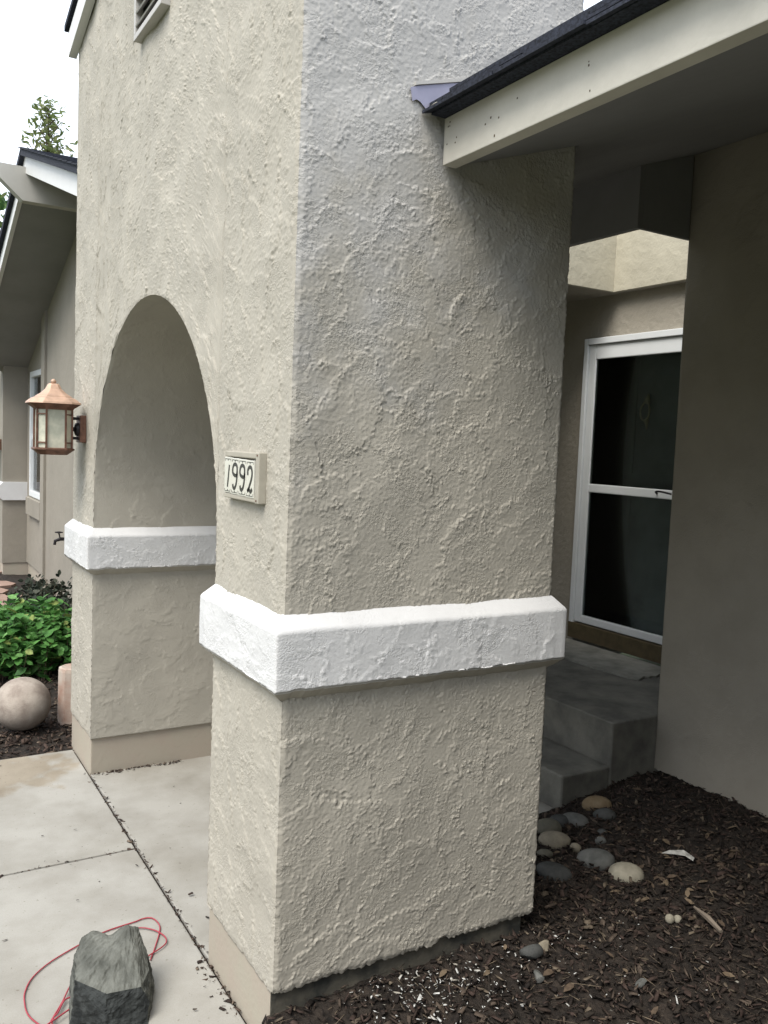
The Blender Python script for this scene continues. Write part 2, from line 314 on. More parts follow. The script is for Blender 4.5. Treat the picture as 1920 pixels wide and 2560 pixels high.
def hmap(Lu, Lv, res, seed, amp=1.0, cover=0.0, dens=430.0):
    """skim-coat stucco: overlapping trowel passes, each a thin wedge with one ragged raised edge, over sanded ground"""
    rs = np.random.RandomState(seed); pad = 0.12
    nu = int((Lu + 2 * pad) / res); nv = int((Lv + 2 * pad) / res)
    N = lambda a, b, **k: fnoise(nu, nv, res, a, b, rs, **k)
    wu = 0.0050 * N(0.012, 0.05) + 0.0016 * N(0.006, 0.012); wv = 0.0050 * N(0.012, 0.05) + 0.0016 * N(0.006, 0.012)
    rough = N(0.0050, 0.009); fine = N(0.0042, 0.007); mid = N(0.009, 0.020); low = N(0.2, 0.6); sel = N(0.10, 0.35); sel2 = N(0.03, 0.10)
    H = np.zeros((nu, nv), np.float32); rim = np.zeros((nu, nv), np.float32)
    n = int(dens * (Lu + 2 * pad) * (Lv + 2 * pad))
    for k in range(n):
        cu = rs.uniform(0, nu * res); cv = rs.uniform(0, nv * res)
        if rs.rand() < cover: continue
        big = rs.rand()
        ln = rs.uniform(0.035, 0.11) * (1 + 1.7 * big * big); wd = ln * rs.uniform(0.22, 0.62); R = 0.55 * (ln + wd)
        th = rs.normal(0.9, 0.75) * (1 if rs.rand() < 0.7 else -1); c, s_ = math.cos(th), math.sin(th)
        i0, i1 = max(0, int((cu - R) / res)), min(nu, int((cu + R) / res) + 1); j0, j1 = max(0, int((cv - R) / res)), min(nv, int((cv + R) / res) + 1)
        if i1 - i0 < 4 or j1 - j0 < 4: continue
        U = (np.arange(i0, i1) * res - cu)[:, None] + wu[i0:i1, j0:j1]; Vv = (np.arange(j0, j1) * res - cv)[None, :] + wv[i0:i1, j0:j1]
        S = (U * c + Vv * s_) / (ln / 2); T = (-U * s_ + Vv * c) / (wd / 2) + rs.uniform(-0.7, 0.7) * (S * S - 0.4)
        q = np.sqrt(np.clip(S * S + T * T, 0, 9))
        ins = sst(1.0, 1.0 - 0.0028 / wd * 2 * 1.6, q)
        h0 = rs.uniform(0.0006, 0.0022) * (0.6 + 0.8 * big)
        wedge = np.clip(0.5 + 0.5 * T, 0, 1.1) ** 1.6
        edge_ = np.exp(-((q - 1.0 + 0.0040 / wd * 2) / (0.0028 / wd * 2)) ** 2) * (T > -0.2)
        add = ins * h0 * wedge
        sub = H[i0:i1, j0:j1]
        H[i0:i1, j0:j1] = np.maximum(sub, 0.45 * sub * ins + add)
        rm = rim[i0:i1, j0:j1]; rim[i0:i1, j0:j1] = np.maximum(rm * (1 - 0.7 * ins * (q < 0.85)), edge_ * wedge * rs.uniform(0.2, 1.0))
    sand = sst(-0.5, 0.8, sel + 0.5 * sel2)
    patch = 0.30 + 0.70 * sand
    rag = np.clip(0.75 + 0.40 * rough + 0.35 * mid + 0.35 * sel2, 0, 2.2)
    H = H + 0.0017 * rim * rag + 0.00011 * np.clip(rough + 0.5 * fine + 0.4 * mid, -1.6, 2.4) * patch
    H += 0.0010 * low + 0.00012 * mid
    H = (H * amp).astype(np.float32); Gm = np.clip(0.15 + 0.75 * sand * patch + 0.3 * rim, 0, 1).astype(np.float32)
    def f(u, v, H=H):
        x = np.clip((np.asarray(u) + pad) / res, 0, nu - 1.001); y = np.clip((np.asarray(v) + pad) / res, 0, nv - 1.001)
        i = x.astype(int); j = y.astype(int); a = x - i; b = y - j
        return H[i, j] * (1 - a) * (1 - b) + H[i + 1, j] * a * (1 - b) + H[i, j + 1] * (1 - a) * b + H[i + 1, j + 1] * a * b
    f.grain = lambda u, v: f(u, v, Gm)
    return f

def n1d(L, res, lmin, lmax, seed):
    rs = np.random.RandomState(seed); n = int(L / res); f = np.fft.rfftfreq(n, res) + 1e-9
    c = math.log(1 / math.sqrt(lmin * lmax)); s = math.log(lmax / lmin) / 2
    y = np.fft.irfft(np.fft.rfft(rs.standard_normal(n)) * np.exp(-((np.log(f) - c) / s) ** 2) / np.sqrt(f), n=n)
    y = (y / y.std()).astype(np.float32); xs = np.arange(n) * res
    return lambda t: np.interp(np.asarray(t), xs, y)

def grid_faces(nu, nv, off=0, flip=False):
    i, j = np.meshgrid(np.arange(nu - 1), np.arange(nv - 1), indexing='ij')
    a = (i * nv + j).ravel(); q = np.stack([a, a + nv, a + nv + 1, a + 1], 1) + off
    return q[:, ::-1] if flip else q

# ================================================================== GROUND
box('ground', M['lawn'], None, -400, 400, -400, 400, -0.6, -0.12)['kind'] = 'structure'

# concrete walk: separate slabs with open joints
walk = bpy.data.objects.new('walkway', None); COL.objects.link(walk); walk['kind'] = 'structure'
J = 0.005
YI, WN, W, L = 2.1655, 0.5077, 0.90, 2.640
for (x0, x1, y0, y1) in ((-2.2, -J, 1.335 + J, 2.555), (-2.2, -J, -0.2, 1.335 - J), (-2.2, -J, -2.6, -0.2 - 2 * J), (J, 1.80, WN - 0.02, YI + 0.02)):
    MB().box(x0, x1, y0, y1, -0.10, 0.0).build('slab', M['concrete'], walk, bevel=0.005)
box('joint_filler', M['soil'], walk, -2.2, 1.8, -2.6, 2.54, -0.10, -0.012)

def soil_h(x, y):
    h = 0.085 + 0.02 * np.sin(3.1 * x + 1.3 * y) * np.cos(2.3 * y - 0.7) + 0.008 * np.sin(17 * x + 5 * y) * np.sin(13 * y - 3 * x)
    h = h + 0.006 * np.sin(41 * x - 23 * y) * np.sin(37 * y + 11 * x)
    h = h - 0.075 * np.exp(-(((x - 1.7) / 0.35) ** 2 + ((y - 0.86) / 0.18) ** 2))
    h = h + 0.02 * np.exp(-((y + 0.02) / 0.08) ** 2) * (x < 0.95)
    return h

def soil_patch(name, x0, x1, y0, y1, hf, res, mt):
    xs = np.arange(x0, x1 + res, res); ys = np.arange(y0, y1 + res, res)
    X, Y = np.meshgrid(xs, ys, indexing='ij'); rs = np.random.RandomState(5)
    Z = hf(X, Y) + rs.standard_normal(X.shape) * 0.0025
    V = np.stack([X, Y, Z], -1).reshape(-1, 3)
    o = raw(name, V, grid_faces(len(xs), len(ys)), mt, None, True); o['kind'] = 'structure'; return o
soil_patch('soil_bed', -0.02, 2.60, -2.6, 0.005, soil_h, 0.02, M['soil'])
soil_patch('soil_bed', 0.86, 2.60, 0.0, 0.86, soil_h, 0.02, M['soil'])
def soil_l(x, y): return -0.012 + 0.012 * np.sin(5 * x + 1) * np.sin(4 * y) + 0.05 * sst(3.2, 4.4, y) + 0.0 * x
soil_patch('soil_bed', -2.4, 0.62, 2.545, 10.5, soil_l, 0.04, M['soil'])

# ================================================================== ENTRY TOWER
Z1, Z2, Z3, Z4, ZS, D = 0.971, 1.003, 1.156, 1.197, 0.177, 0.036
SPR, CY, RA = 1.335, (WN + YI) / 2, (YI - WN) / 2
tower = thing('entry_tower', 'tall taupe stucco entry tower with round archway and white bands', 'entry tower')
E0 = n1d(4, 0.002, 0.006, 0.30, 11)
edge = lambda z: -0.0016 + 0.0007 * E0(z)
Hs = hmap(W, 3.4, 0.0022, 21, 1.3, 0.0, 560.0)
Hf = hmap(L, 3.9, 0.0025, 33, 1.6, 0.0, 520.0)
lip_n = n1d(4, 0.004, 0.01, 0.5, 5)

# side face (y = 0), 3 mm grid
xs = np.linspace(0, W, 340); zs_ = np.linspace(ZS, 3.20, 1140)
X, Z = np.meshgrid(xs, zs_, indexing='ij')
h = Hs(X, Z); d0 = X; d1 = W - X
s0 = sst(0, 0.016, d0); s1 = sst(0, 0.010, d1)
e = edge(Z); h = h * s0 + e * (1 - s0); h = h * s1 + (edge(Z + 0.4) - 0.001) * (1 - s1)
lip = sst(0.02, 0.0, Z - ZS)
h = h - 0.004 * lip * lip
Xp = X - e * (1 - sst(0, 0.006, d0)) + edge(Z + 0.4) * (1 - sst(0, 0.006, d1))
Zp = Z + lip * (0.0032 * lip_n(X) - 0.012 * X / W * 0)
V = np.stack([Xp, -h, Zp], -1); gr = Hs.grain(X, Z); gr = np.concatenate([gr[:, :1], gr], 1); gr = np.concatenate([gr, gr[-1:]], 0)
bot = V[:, :1].copy(); bot[:, 0, 1] = 0.06
V = np.concatenate([bot, V], 1)
ret = V[-1:].copy(); ret[..., 1] += 0.08; ret[..., 0] -= 0.002
V = np.concatenate([V, ret], 0)
nu, nv = V.shape[:2]
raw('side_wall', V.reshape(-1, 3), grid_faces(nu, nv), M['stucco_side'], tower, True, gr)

# front face (x = 0) with the arch opening
def gable(y): return 3.52 + 0.29 * np.minimum(y, L - y)
yc = np.unique(np.concatenate([CY - RA * np.cos(np.linspace(0, math.pi, 130)), np.linspace(WN, YI, 210)]).round(5))
yc[0] = WN; yc[-1] = YI
yn = np.linspace(0, WN, 150); yf = np.linspace(YI, L, 110)
ycols = np.concatenate([yn[:-1], yc, yf[1:]])
def zarch(y): return np.where((y > WN) & (y < YI), SPR + np.sqrt(np.clip(RA ** 2 - (y - CY) ** 2, 0, None)), SPR)
arch_e = n1d(6, 0.003, 0.012, 0.08, 17)
def front_disp(Y, Zz, zb, opening):
    h = Hf(Y, Zz)
    s0 = sst(0, 0.016, Y); h = h * s0 + edge(Zz) * (1 - s0)
    s1 = sst(0, 0.012, L - Y); h = h * s1 - 0.0015 * (1 - s1)
    inop = (Y >= WN - 1e-6) & (Y <= YI + 1e-6)
    if opening:
        r = np.sqrt((Y - CY) ** 2 + (Zz - SPR) ** 2) - RA
    else:
        r = np.minimum(np.abs(Y - WN), np.abs(Y - YI))
    s2 = sst(0, 0.011, np.abs(r)); h = h * s2 + (0.001 + 0.0012 * arch_e(np.clip(Zz + Y, 0, 5.9))) * (1 - s2)
    return h
T = np.linspace(0, 1, 600)[None, :]
zb = zarch(ycols)[:, None]; zt = gable(ycols)[:, None]
Zg = zb + (zt - zb) * T; Yg = np.repeat(ycols[:, None], 600, 1)
h = front_disp(Yg, Zg, zb, True)
ys_ = Yg - edge(Zg) * (1 - sst(0, 0.006, Yg))
V = np.stack([-h, ys_, Zg], -1)
grs = [Hf.grain(Yg, Zg).ravel()]; verts = [V.reshape(-1, 3)]; faces = [grid_faces(*V.shape[:2], flip=True)]; off = V.shape[0] * V.shape[1]
for cols in (yn, yf):
    zz = np.linspace(ZS, SPR, 300); Yg, Zg = np.meshgrid(cols, zz, indexing='ij')
    h = front_disp(Yg, Zg, None, False)
    lip = sst(0.02, 0.0, Zg - ZS); h = h - 0.002 * lip
    V = np.stack([-h, Yg - edge(Zg) * (1 - sst(0, 0.006, Yg)), Zg + lip * 0.002 * lip_n(Yg + 1.2)], -1)
    gg = Hf.grain(Yg, Zg); grs.append(np.concatenate([gg[:, :1], gg], 1).ravel()); b = V[:, :1].copy(); b[..., 0] = 0.03; V = np.concatenate([b, V], 1)
    verts.append(V.reshape(-1, 3)); faces.append(grid_faces(*V.shape[:2], off=off, flip=True)); off += V.shape[0] * V.shape[1]
raw('front_wall', np.concatenate(verts), np.concatenate(faces), M['stucco'], tower, True, np.concatenate(grs))

# jambs and arch soffit, one sheet from near jamb over the arch to the far jamb
Hj = hmap(W, 6.2, 0.0035, 44, 1.0, 0.2)
sj = np.concatenate([np.linspace(0, SPR - ZS, 120)[:-1], (SPR - ZS) + RA * np.linspace(0, math.pi, 360)[:-1], (SPR - ZS) + RA * math.pi + np.linspace(0, SPR - ZS, 240)])
xj = np.linspace(0, W, 170)
Sg, Xg = np.meshgrid(sj, xj, indexing='ij')
a = (Sg - (SPR - ZS)) / RA
onarc = (a >= 0) & (a <= math.pi); aa = np.clip(a, 0, math.pi)
hj = Hj(Xg, Sg); sfe = sst(0, 0.012, Xg); hj = hj * sfe + (0.0005) * (1 - sfe)
rr = RA - hj
Yj = CY - rr * np.cos(aa); Zj = SPR + rr * np.sin(aa)
Zj = np.where(a < 0, ZS + Sg, Zj); Zj = np.where(a > math.pi, SPR - (Sg - (SPR - ZS) - RA * math.pi), Zj)
Zj = np.where(onarc, Zj, Zj)
gj = 0.6 * Hj.grain(Xg, Sg); gj = np.concatenate([gj[:1], gj, gj[-1:]], 0); V = np.stack([Xg - 0.001, Yj, Zj], -1)
b0 = V[:1].copy(); b0[..., 1] -= 0.03; b1 = V[-1:].copy(); b1[..., 1] += 0.03
V = np.concatenate([b0, V, b1], 0)
raw('arch_soffit', V.reshape(-1, 3), grid_faces(*V.shape[:2]), M['stucco'], tower, True, gj)
# back and far side faces
pts = [(WN, ZS), (0.08, ZS), (0.08, 3.2), (0.0, 3.2), (0.0, 3.52), (CY, 3.9), (L, 3.52), (L, ZS), (YI, ZS)] + [(CY + RA * math.cos(t), SPR + RA * math.sin(t)) for t in np.linspace(0, math.pi, 41)]
raw('back_wall', [(W - 0.002, y, z) for y, z in pts], [list(range(len(pts)))], M['stucco'], tower)
raw('side_wall', [(0, 0, 3.2), (W - 0.002, 0, 3.2), (W - 0.002, 0, 3.52), (0, 0, 3.52)], [(0, 1, 2, 3)], M['stucco'], tower)
raw('far_wall', [(0, L - 0.001, ZS), (W - 0.002, L - 0.001, ZS), (W - 0.002, L - 0.001, 3.5), (0, L - 0.001, 3.5)], [(0, 1, 2, 3)], M['stucco'], tower)
# plinths under the piers
for y0, y1, xe, ys0 in ((0.022, WN - 0.006, W - 0.032, 0.022), (YI + 0.012, L - 0.01, W - 0.01, YI + 0.012)):
    mb = MB().box(0.004, xe, y0, y1, -0.12, ZS + 0.02)
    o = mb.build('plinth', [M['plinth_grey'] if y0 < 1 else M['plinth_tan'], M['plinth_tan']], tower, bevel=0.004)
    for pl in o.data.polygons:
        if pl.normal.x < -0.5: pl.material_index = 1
# white bands, swept round each pier
def band(x0, x1, y0, y1, seed):
    per = [('y', y1, y0, x0), ('x', x0, x1, y0)] if seed == 1 else [('y', y1, y0, x0), ('x', x0, x1, y0)]
    rs = np.random.RandomState(seed)
    Hb = hmap(max(x1 - x0, y1 - y0) * 4, 0.5, 0.003, seed + 50, 1.1, 0.2)
    # loop of (x, y, outward nx, ny) going round all four sides
    step = 0.004
    loop = []
    def side(ax, ay, bx, by, nx, ny):
        n = max(8, int(math.hypot(bx - ax, by - ay) / step))
        for k in range(n):
            t = k / n; loop.append((ax + (bx - ax) * t, ay + (by - ay) * t, nx, ny, min(t, 1 - t) * math.hypot(bx - ax, by - ay)))
    def corner(cx, cy, n0, n1):
        for a, b in ((1, 0.5), (1, 0.86), (0.96, 0.96), (0.86, 1), (0.5, 1)):
            loop.append((cx, cy, n0[0] * a + n1[0] * b, n0[1] * a + n1[1] * b, 0.0))
    side(x0, y1, x0, y0, -1, 0); corner(x0, y0, (-1, 0), (0, -1))
    side(x0, y0, x1, y0, 0, -1); corner(x1, y0, (0, -1), (1, 0))
    side(x1, y0, x1, y1, 1, 0); corner(x1, y1, (1, 0), (0, 1))
    side(x1, y1, x0, y1, 0, 1); corner(x0, y1, (0, 1), (-1, 0))
    loop = np.array(loop); n = len(loop)
    s = np.arange(n) * step
    out = []
    for nm, prof, mt in (('trim_band', [(D * 0.9 * k / 9, Z4 + (Z3 + 0.007 - Z4) * k / 9) for k in range(10)] + [(D, Z3)] + [(D, Z3 - (Z3 - Z2) * k / 40) for k in range(1, 40)] + [(D, Z2 + 0.004), (D * 0.95, Z2)], M['trim']),
                         ('band_underside', [(D * 0.95, Z2), (D * 0.6, Z2 - 0.012), (D * 0.3, Z1 + 0.010), (-0.004, Z1)], M['stucco'])):
        P = np.array(prof); k = len(P)
        S, O = np.meshgrid(s, P[:, 0], indexing='ij'); _, ZZ = np.meshgrid(s, P[:, 1], indexing='ij')
        hb = Hb(S % (max(x1 - x0, y1 - y0) * 4 - 0.02), ZZ - 0.95)
        cf = sst(0, 0.02, loop[:, 4])[:, None]
        inner = np.where(P[:, 1] > Z3 + 0.004, 0.3, np.where(P[:, 1] < Z2 + 0.007, 0.25, 1.0))[None, :]
        off = O + hb * inner * (0.35 + 0.65 * cf)
        ZZ = ZZ + 0.0009 * lip_n(S % 3.9) * np.where(P[:, 1] < Z2 + 0.012, 1, 0)[None, :]
        V = np.stack([loop[:, 0:1] + loop[:, 2:3] * off, loop[:, 1:2] + loop[:, 3:4] * off, ZZ], -1)
        gb = Hb.grain(S % (max(x1 - x0, y1 - y0) * 4 - 0.02), ZZ - 0.95) * inner; gb = np.concatenate([gb, gb[:1]], 0)
        V = np.concatenate([V, V[:1]], 0)
        raw(nm, V.reshape(-1, 3), grid_faces(*V.shape[:2]), mt, tower, True, gb)
band(0.0, W, 0.0, WN, 1)
band(0.0, W, YI, L, 2)
# gable roof of the tower: rake boards, shingles, roof slabs
for sgn in (1, -1):
    def yy(t): return CY * 0 + L / 2 + sgn * t
    half = L / 2 + 0.035
    zr = lambda t: 3.52 + 0.29 * (L / 2 - t)
    for nm, xa, xb, za, zb_, mt, ext in (('rake_board', -0.042, -0.003, -0.012, 0.105, M['white'], 0.0), ('roof_slab', -0.02, W + 0.15, 0.107, 0.135, M['shingle'], 0.03)):
        hh = half + ext
        MB().prism([(yy(0), zr(0) + za), (yy(hh), zr(hh) + za), (yy(hh), zr(hh) + zb_), (yy(0), zr(0) + zb_)], 0, xa, xb).build(nm, mt, tower)
    for k in range(5):
        t1 = half + 0.045 - k * 0.28; t0 = t1 - 0.285
        MB().prism([(yy(t0), zr(t0) + 0.137 + 0.004 * (k % 2)), (yy(t1), zr(t1) + 0.137 + 0.004 * (k % 2)), (yy(t1), zr(t1) + 0.165), (yy(t0), zr(t0) + 0.165)], 0, -0.055, 0.3).build('shingle', M['shingle'], tower)

# gable vent on the tower front
vent = thing('gable_vent', 'square louvred gable vent high on the tower front', 'vent', (0, 1.28, 3.13))
va, vb, vz0, vz1 = 1.10, 1.456, 3.128, 3.52
for nm, b_ in (('frame_rail', (-0.034, 0.0, va, vb, vz0, vz0 + 0.022)), ('frame_rail', (-0.034, 0.0, va, vb, vz1 - 0.022, vz1)), ('frame_stile', (-0.034, 0.0, va, va + 0.022, vz0 + 0.022, vz1 - 0.022)), ('frame_stile', (-0.034, 0.0, vb - 0.022, vb, vz0 + 0.022, vz1 - 0.022))):
    box(nm, M['vent'], vent, *b_, bevel=0.002)
for k in range(7):
    z = vz0 + 0.05 + k * 0.048
    MB().prism([(-0.034, z), (-0.031, z - 0.004), (-0.006, z + 0.022), (-0.009, z + 0.026)], 1, va + 0.022, vb - 0.022).build('slat', M['vent'], vent)
box('screen', M['dark'], vent, -0.005, -0.001, va + 0.01, vb - 0.01, vz0 + 0.01, vz1 - 0.01)

# ================================================================== HOUSE with porch, right of the tower
house = thing('house', 'taupe stucco house with shaded porch and storm door behind tower', 'house')
ZC = 2.66                                   # flat ceiling over the door alcove
HX0, HX1, HY0, HY1 = 2.09, 3.13, 0.866, 2.03   # light well open to the sky
SL = 0.33
zsof = lambda x: 2.400 + SL * (x - 0.458)
zroof = lambda x: 2.515 + SL * (x - 0.42)
# walls
def wedge(x0, x1, y0, y1, z0, nm='wall', mt='stucco_far'):
    MB().prism([(x0, z0), (x1, z0), (x1, zsof(x1) + 0.01), (x0, zsof(x0) + 0.01)], 1, y0, y1).build(nm, M[mt], house)
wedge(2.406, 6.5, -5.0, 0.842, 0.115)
Hw = hmap(1.8, 3.0, 0.004, 61, 1.0, 0.15)
yw = np.linspace(0.845, -0.95, 250); tw_ = np.linspace(0, 1, 400)
Yw, Tw = np.meshgrid(yw, tw_, indexing='ij'); Zw = 0.110 + Tw * (zsof(2.40) - 0.110)
hw = Hw(0.845 - Yw, Zw); ew = sst(0, 0.012, 0.845 - Yw); hw = hw * ew
Vw = np.stack([2.402 - hw, Yw, Zw + 0.003 * lip_n(0.9 - Yw) * sst(0.03, 0.0, Zw - 0.11)], -1); gw_ = Hw.grain(0.845 - Yw, Zw)
c0 = Vw[:1].copy(); c0[..., 0] += 0.03; Vw = np.concatenate([c0, Vw], 0); gw_ = np.concatenate([gw_[:1], gw_], 0)
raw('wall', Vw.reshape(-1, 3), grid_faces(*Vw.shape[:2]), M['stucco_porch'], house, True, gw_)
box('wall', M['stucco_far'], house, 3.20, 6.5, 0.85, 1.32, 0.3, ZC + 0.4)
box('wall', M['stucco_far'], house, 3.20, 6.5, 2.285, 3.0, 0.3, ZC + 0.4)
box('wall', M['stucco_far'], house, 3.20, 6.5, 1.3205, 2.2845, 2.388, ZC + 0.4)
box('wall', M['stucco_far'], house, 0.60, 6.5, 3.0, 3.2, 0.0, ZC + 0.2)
box('plinth', M['plinth_grey'], house, 2.44, 6.4, -4.9, 0.83, -0.1, 0.115)
# sloping boarded soffit round the well
def sof(x0, x1, y0, y1):
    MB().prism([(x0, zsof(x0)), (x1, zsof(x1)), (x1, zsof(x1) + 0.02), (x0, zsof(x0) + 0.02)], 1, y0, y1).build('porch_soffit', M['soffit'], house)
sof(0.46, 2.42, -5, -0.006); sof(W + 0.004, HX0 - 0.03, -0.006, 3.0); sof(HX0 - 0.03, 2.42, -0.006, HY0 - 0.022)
# dropped ceiling strips and faces round the well
box('porch_ceiling', M['stucco_far'], house, HX0, 3.2, HY1 + 0.015, 3.0, ZC, ZC + 0.03)
box('porch_ceiling', M['stucco_far'], house, HX1 + 0.015, 3.2, HY0, HY1 + 0.014, ZC, ZC + 0.03)
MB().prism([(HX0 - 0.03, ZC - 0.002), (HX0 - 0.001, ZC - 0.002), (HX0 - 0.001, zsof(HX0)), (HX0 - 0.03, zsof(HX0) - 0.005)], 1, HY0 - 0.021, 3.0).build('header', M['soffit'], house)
MB().prism([(HX0, ZC - 0.002), (2.42, ZC - 0.002), (2.42, zroof(2.42)), (HX0, zroof(HX0))], 1, HY0 - 0.021, HY0 - 0.001).build('header', M['soffit'], house)
# light well lining
def lin(x0, x1, y0, y1, zb):
    MB().prism([(x0, zb), (x1, zb), (x1, zroof(x1)), (x0, zroof(x0))], 1, y0, y1).build('well_lining', M['stucco_cream'], house)
lin(HX0, HX1, HY1, HY1 + 0.03, ZC - 0.001); lin(2.401, HX1, HY0 - 0.021, HY0, ZC); lin(HX1, HX1 + 0.03, HY0 - 0.02, HY1 + 0.03, ZC - 0.001); lin(HX0, HX0 + 0.012, HY0, HY1, ZC)
# sloping roof slabs round the well
def slab(x0, x1, y0, y1):
    MB().prism([(x0, zroof(x0)), (x1, zroof(x1)), (x1, zroof(x1) + 0.03), (x0, zroof(x0) + 0.03)], 1, y0, y1).build('roof_slab', M['shingle'], house)
slab(0.42, HX0, -5, -0.01); slab(HX0, 6.5, -5, HY0); slab(W + 0.01, HX0, -0.01, 3.2); slab(HX0, HX1, HY1, 3.2); slab(HX1, 6.5, HY0, 3.2)
# eave fascia, drip edge and shingle tabs
fb = MB().box(0.415, 0.458, -5, -0.014, 2.391, 2.513).build('fascia_board', M['fascia'], house, bevel=0.003)
rn = random.Random(12)
for k in range(16):
    yn_ = -0.03 - 0.95 * rn.random() ** 1.6; zn_ = 2.405 + 0.10 * rn.random(); rr_ = rn.uniform(0.0012, 0.0024)
    MB().box(0.4142, 0.416, yn_ - rr_, yn_ + rr_, zn_ - rr_ * rn.uniform(0.8, 1.8), zn_ + rr_).build('nail_head', M['bark'], house)
# drip edge
box('drip_edge', M['shingle'], house, 0.375, 0.44, -5, -0.010, 2.515, 2.521)
rt = random.Random(3)
for layer in range(4):
    y = -0.006 - 0.09 * (layer % 2)
    while y > -3.0:
        wd = 0.30 if layer < 3 else 0.92
        x0 = 0.352 + 0.005 * layer + rt.uniform(-0.008, 0.008); z0 = 2.522 + 0.0105 * layer + rt.uniform(0, 0.006) - (0.30 * (0.42 - x0)) * 0.55
        x1 = x0 + 0.30
        MB().prism([(x0, z0), (x1, z0 + 0.09), (x1, z0 + 0.097), (x0, z0 + 0.008)], 1, y - wd + 0.004, y).build('shingle', M['shingle'], house)
        y -= wd
# flashing where the eave meets the tower
fl = [(0.309, 2.571), (0.316, 2.538), (0.328, 2.545), (0.340, 2.542), (0.358, 2.528), (0.385, 2.55), (0.41, 2.562), (0.43, 2.587), (0.462, 2.590), (0.56, 2.63), (0.62, 2.668), (0.33, 2.580)]
MB().prism(fl, 1, -0.0075, -0.0055).build('flashing', M['flash'], house)
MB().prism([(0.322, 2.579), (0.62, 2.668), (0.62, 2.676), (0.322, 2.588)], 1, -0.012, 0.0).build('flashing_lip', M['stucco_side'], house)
fv = [(0.352, -0.008, 2.522), (0.385, -0.010, 2.547), (0.41, -0.012, 2.558), (0.432, -0.016, 2.583), (0.462, -0.02, 2.588), (0.49, -0.05, 2.580), (0.44, -0.062, 2.566), (0.40, -0.055, 2.556), (0.365, -0.04, 2.535)]
fz = MB(); fz.add(fv + [(a, b - 0.0012, c - 0.0012) for a, b, c in fv], [list(range(9)), list(range(17, 8, -1))] + [(k, (k + 1) % 9, 9 + (k + 1) % 9, 9 + k) for k in range(9)])
fz.build('flashing', M['plaque'], house)

# unseen garage-shaped block behind the camera, added to cut low sky from porch
gar = thing('garage_sky_blocker', 'unseen garage-shaped block added to shade porch and lower walls', 'light blocker', (2, -4.3, 0))
MB().box(-2.8, 6.5, -9.0, -4.3, -0.1, 2.6).build('wall', M['stucco_far'], gar)
MB().prism([(-3.9, 2.55), (-3.9, 2.66), (-7.1, 3.35), (-9.4, 2.66), (-9.4, 2.55)], 0, -3.3, 7.0).build('roof', M['shingle'], gar)
box('fascia_board', M['fascia'], gar, -3.3, 7.0, -3.898, -3.86, 2.54, 2.68)
# unseen house shape added across the lawn to keep low sky off the porch
nb = thing('house_sky_blocker', 'unseen long house shape across the lawn, added to block low sky', 'house', (-13, 0, 0))
MB().box(-20, -13, -14, 14, -0.1, 2.7).build('wall', M['stucco_far'], nb)
MB().prism([(-20.6, 2.65), (-12.4, 2.65), (-12.4, 2.78), (-16.5, 5.6), (-20.6, 2.78)], 1, -14.5, 14.5).build('roof', M['shingle'], nb)
# storm door: frame, rails, panes, handle
sd = bpy.data.objects.new('storm_door', None); sd.location = (3.2, 1.85, 0.43); link(sd, house)
DX = 3.155
DY0, DY1, DZ0, DZ1 = 1.33, 2.275, 0.44, 2.385
box('jamb', M['vinyl'], sd, DX - 0.015, 3.205, DY1 - 0.035, DY1, DZ0, DZ1, 0.004)
box('jamb', M['vinyl'], sd, DX - 0.015, 3.205, DY0, DY0 + 0.035, DZ0, DZ1, 0.004)
box('head', M['vinyl'], sd, DX - 0.015, 3.205, DY0 + 0.035, DY1 - 0.035, DZ1 - 0.04, DZ1, 0.004)
yl, yr = DY1 - 0.037, DY0 + 0.037
box('stile', M['vinyl'], sd, DX, DX + 0.03, yl - 0.062, yl, DZ0 + 0.075, DZ1 - 0.042, 0.006)
box('stile', M['vinyl'], sd, DX, DX + 0.03, yr, yr + 0.062, DZ0 + 0.075, DZ1 - 0.042, 0.006)
box('rail', M['vinyl'], sd, DX, DX + 0.03, yr + 0.062, yl - 0.062, DZ1 - 0.135, DZ1 - 0.042, 0.006)
box('rail', M['vinyl'], sd, DX, DX + 0.03, yr + 0.062, yl - 0.062, 1.385, 1.440, 0.006)
box('rail', M['vinyl'], sd, DX, DX + 0.03, yr + 0.062, yl - 0.062, DZ0 + 0.075, DZ0 + 0.125, 0.006)
box('threshold', M['sill'], sd, DX - 0.02, 3.21, DY0, DY1, 0.405, DZ0 + 0.068, 0.003)
box('pane', M['glass'], sd, DX + 0.010, DX + 0.014, yr + 0.06, yl - 0.06, 1.43, DZ1 - 0.13)
box('pane', M['glass'], sd, DX + 0.010, DX + 0.014, yr + 0.06, yl - 0.06, DZ0 + 0.12, 1.39)
hb = MB(); tube_mb(hb, catmull([(DX - 0.002, 1.60, 1.415), (DX - 0.03, 1.585, 1.425), (DX - 0.035, 1.55, 1.43), (DX - 0.03, 1.47, 1.42)], 5), [0.006] * 16, 8)
hb.build('handle', M['black'], sd)
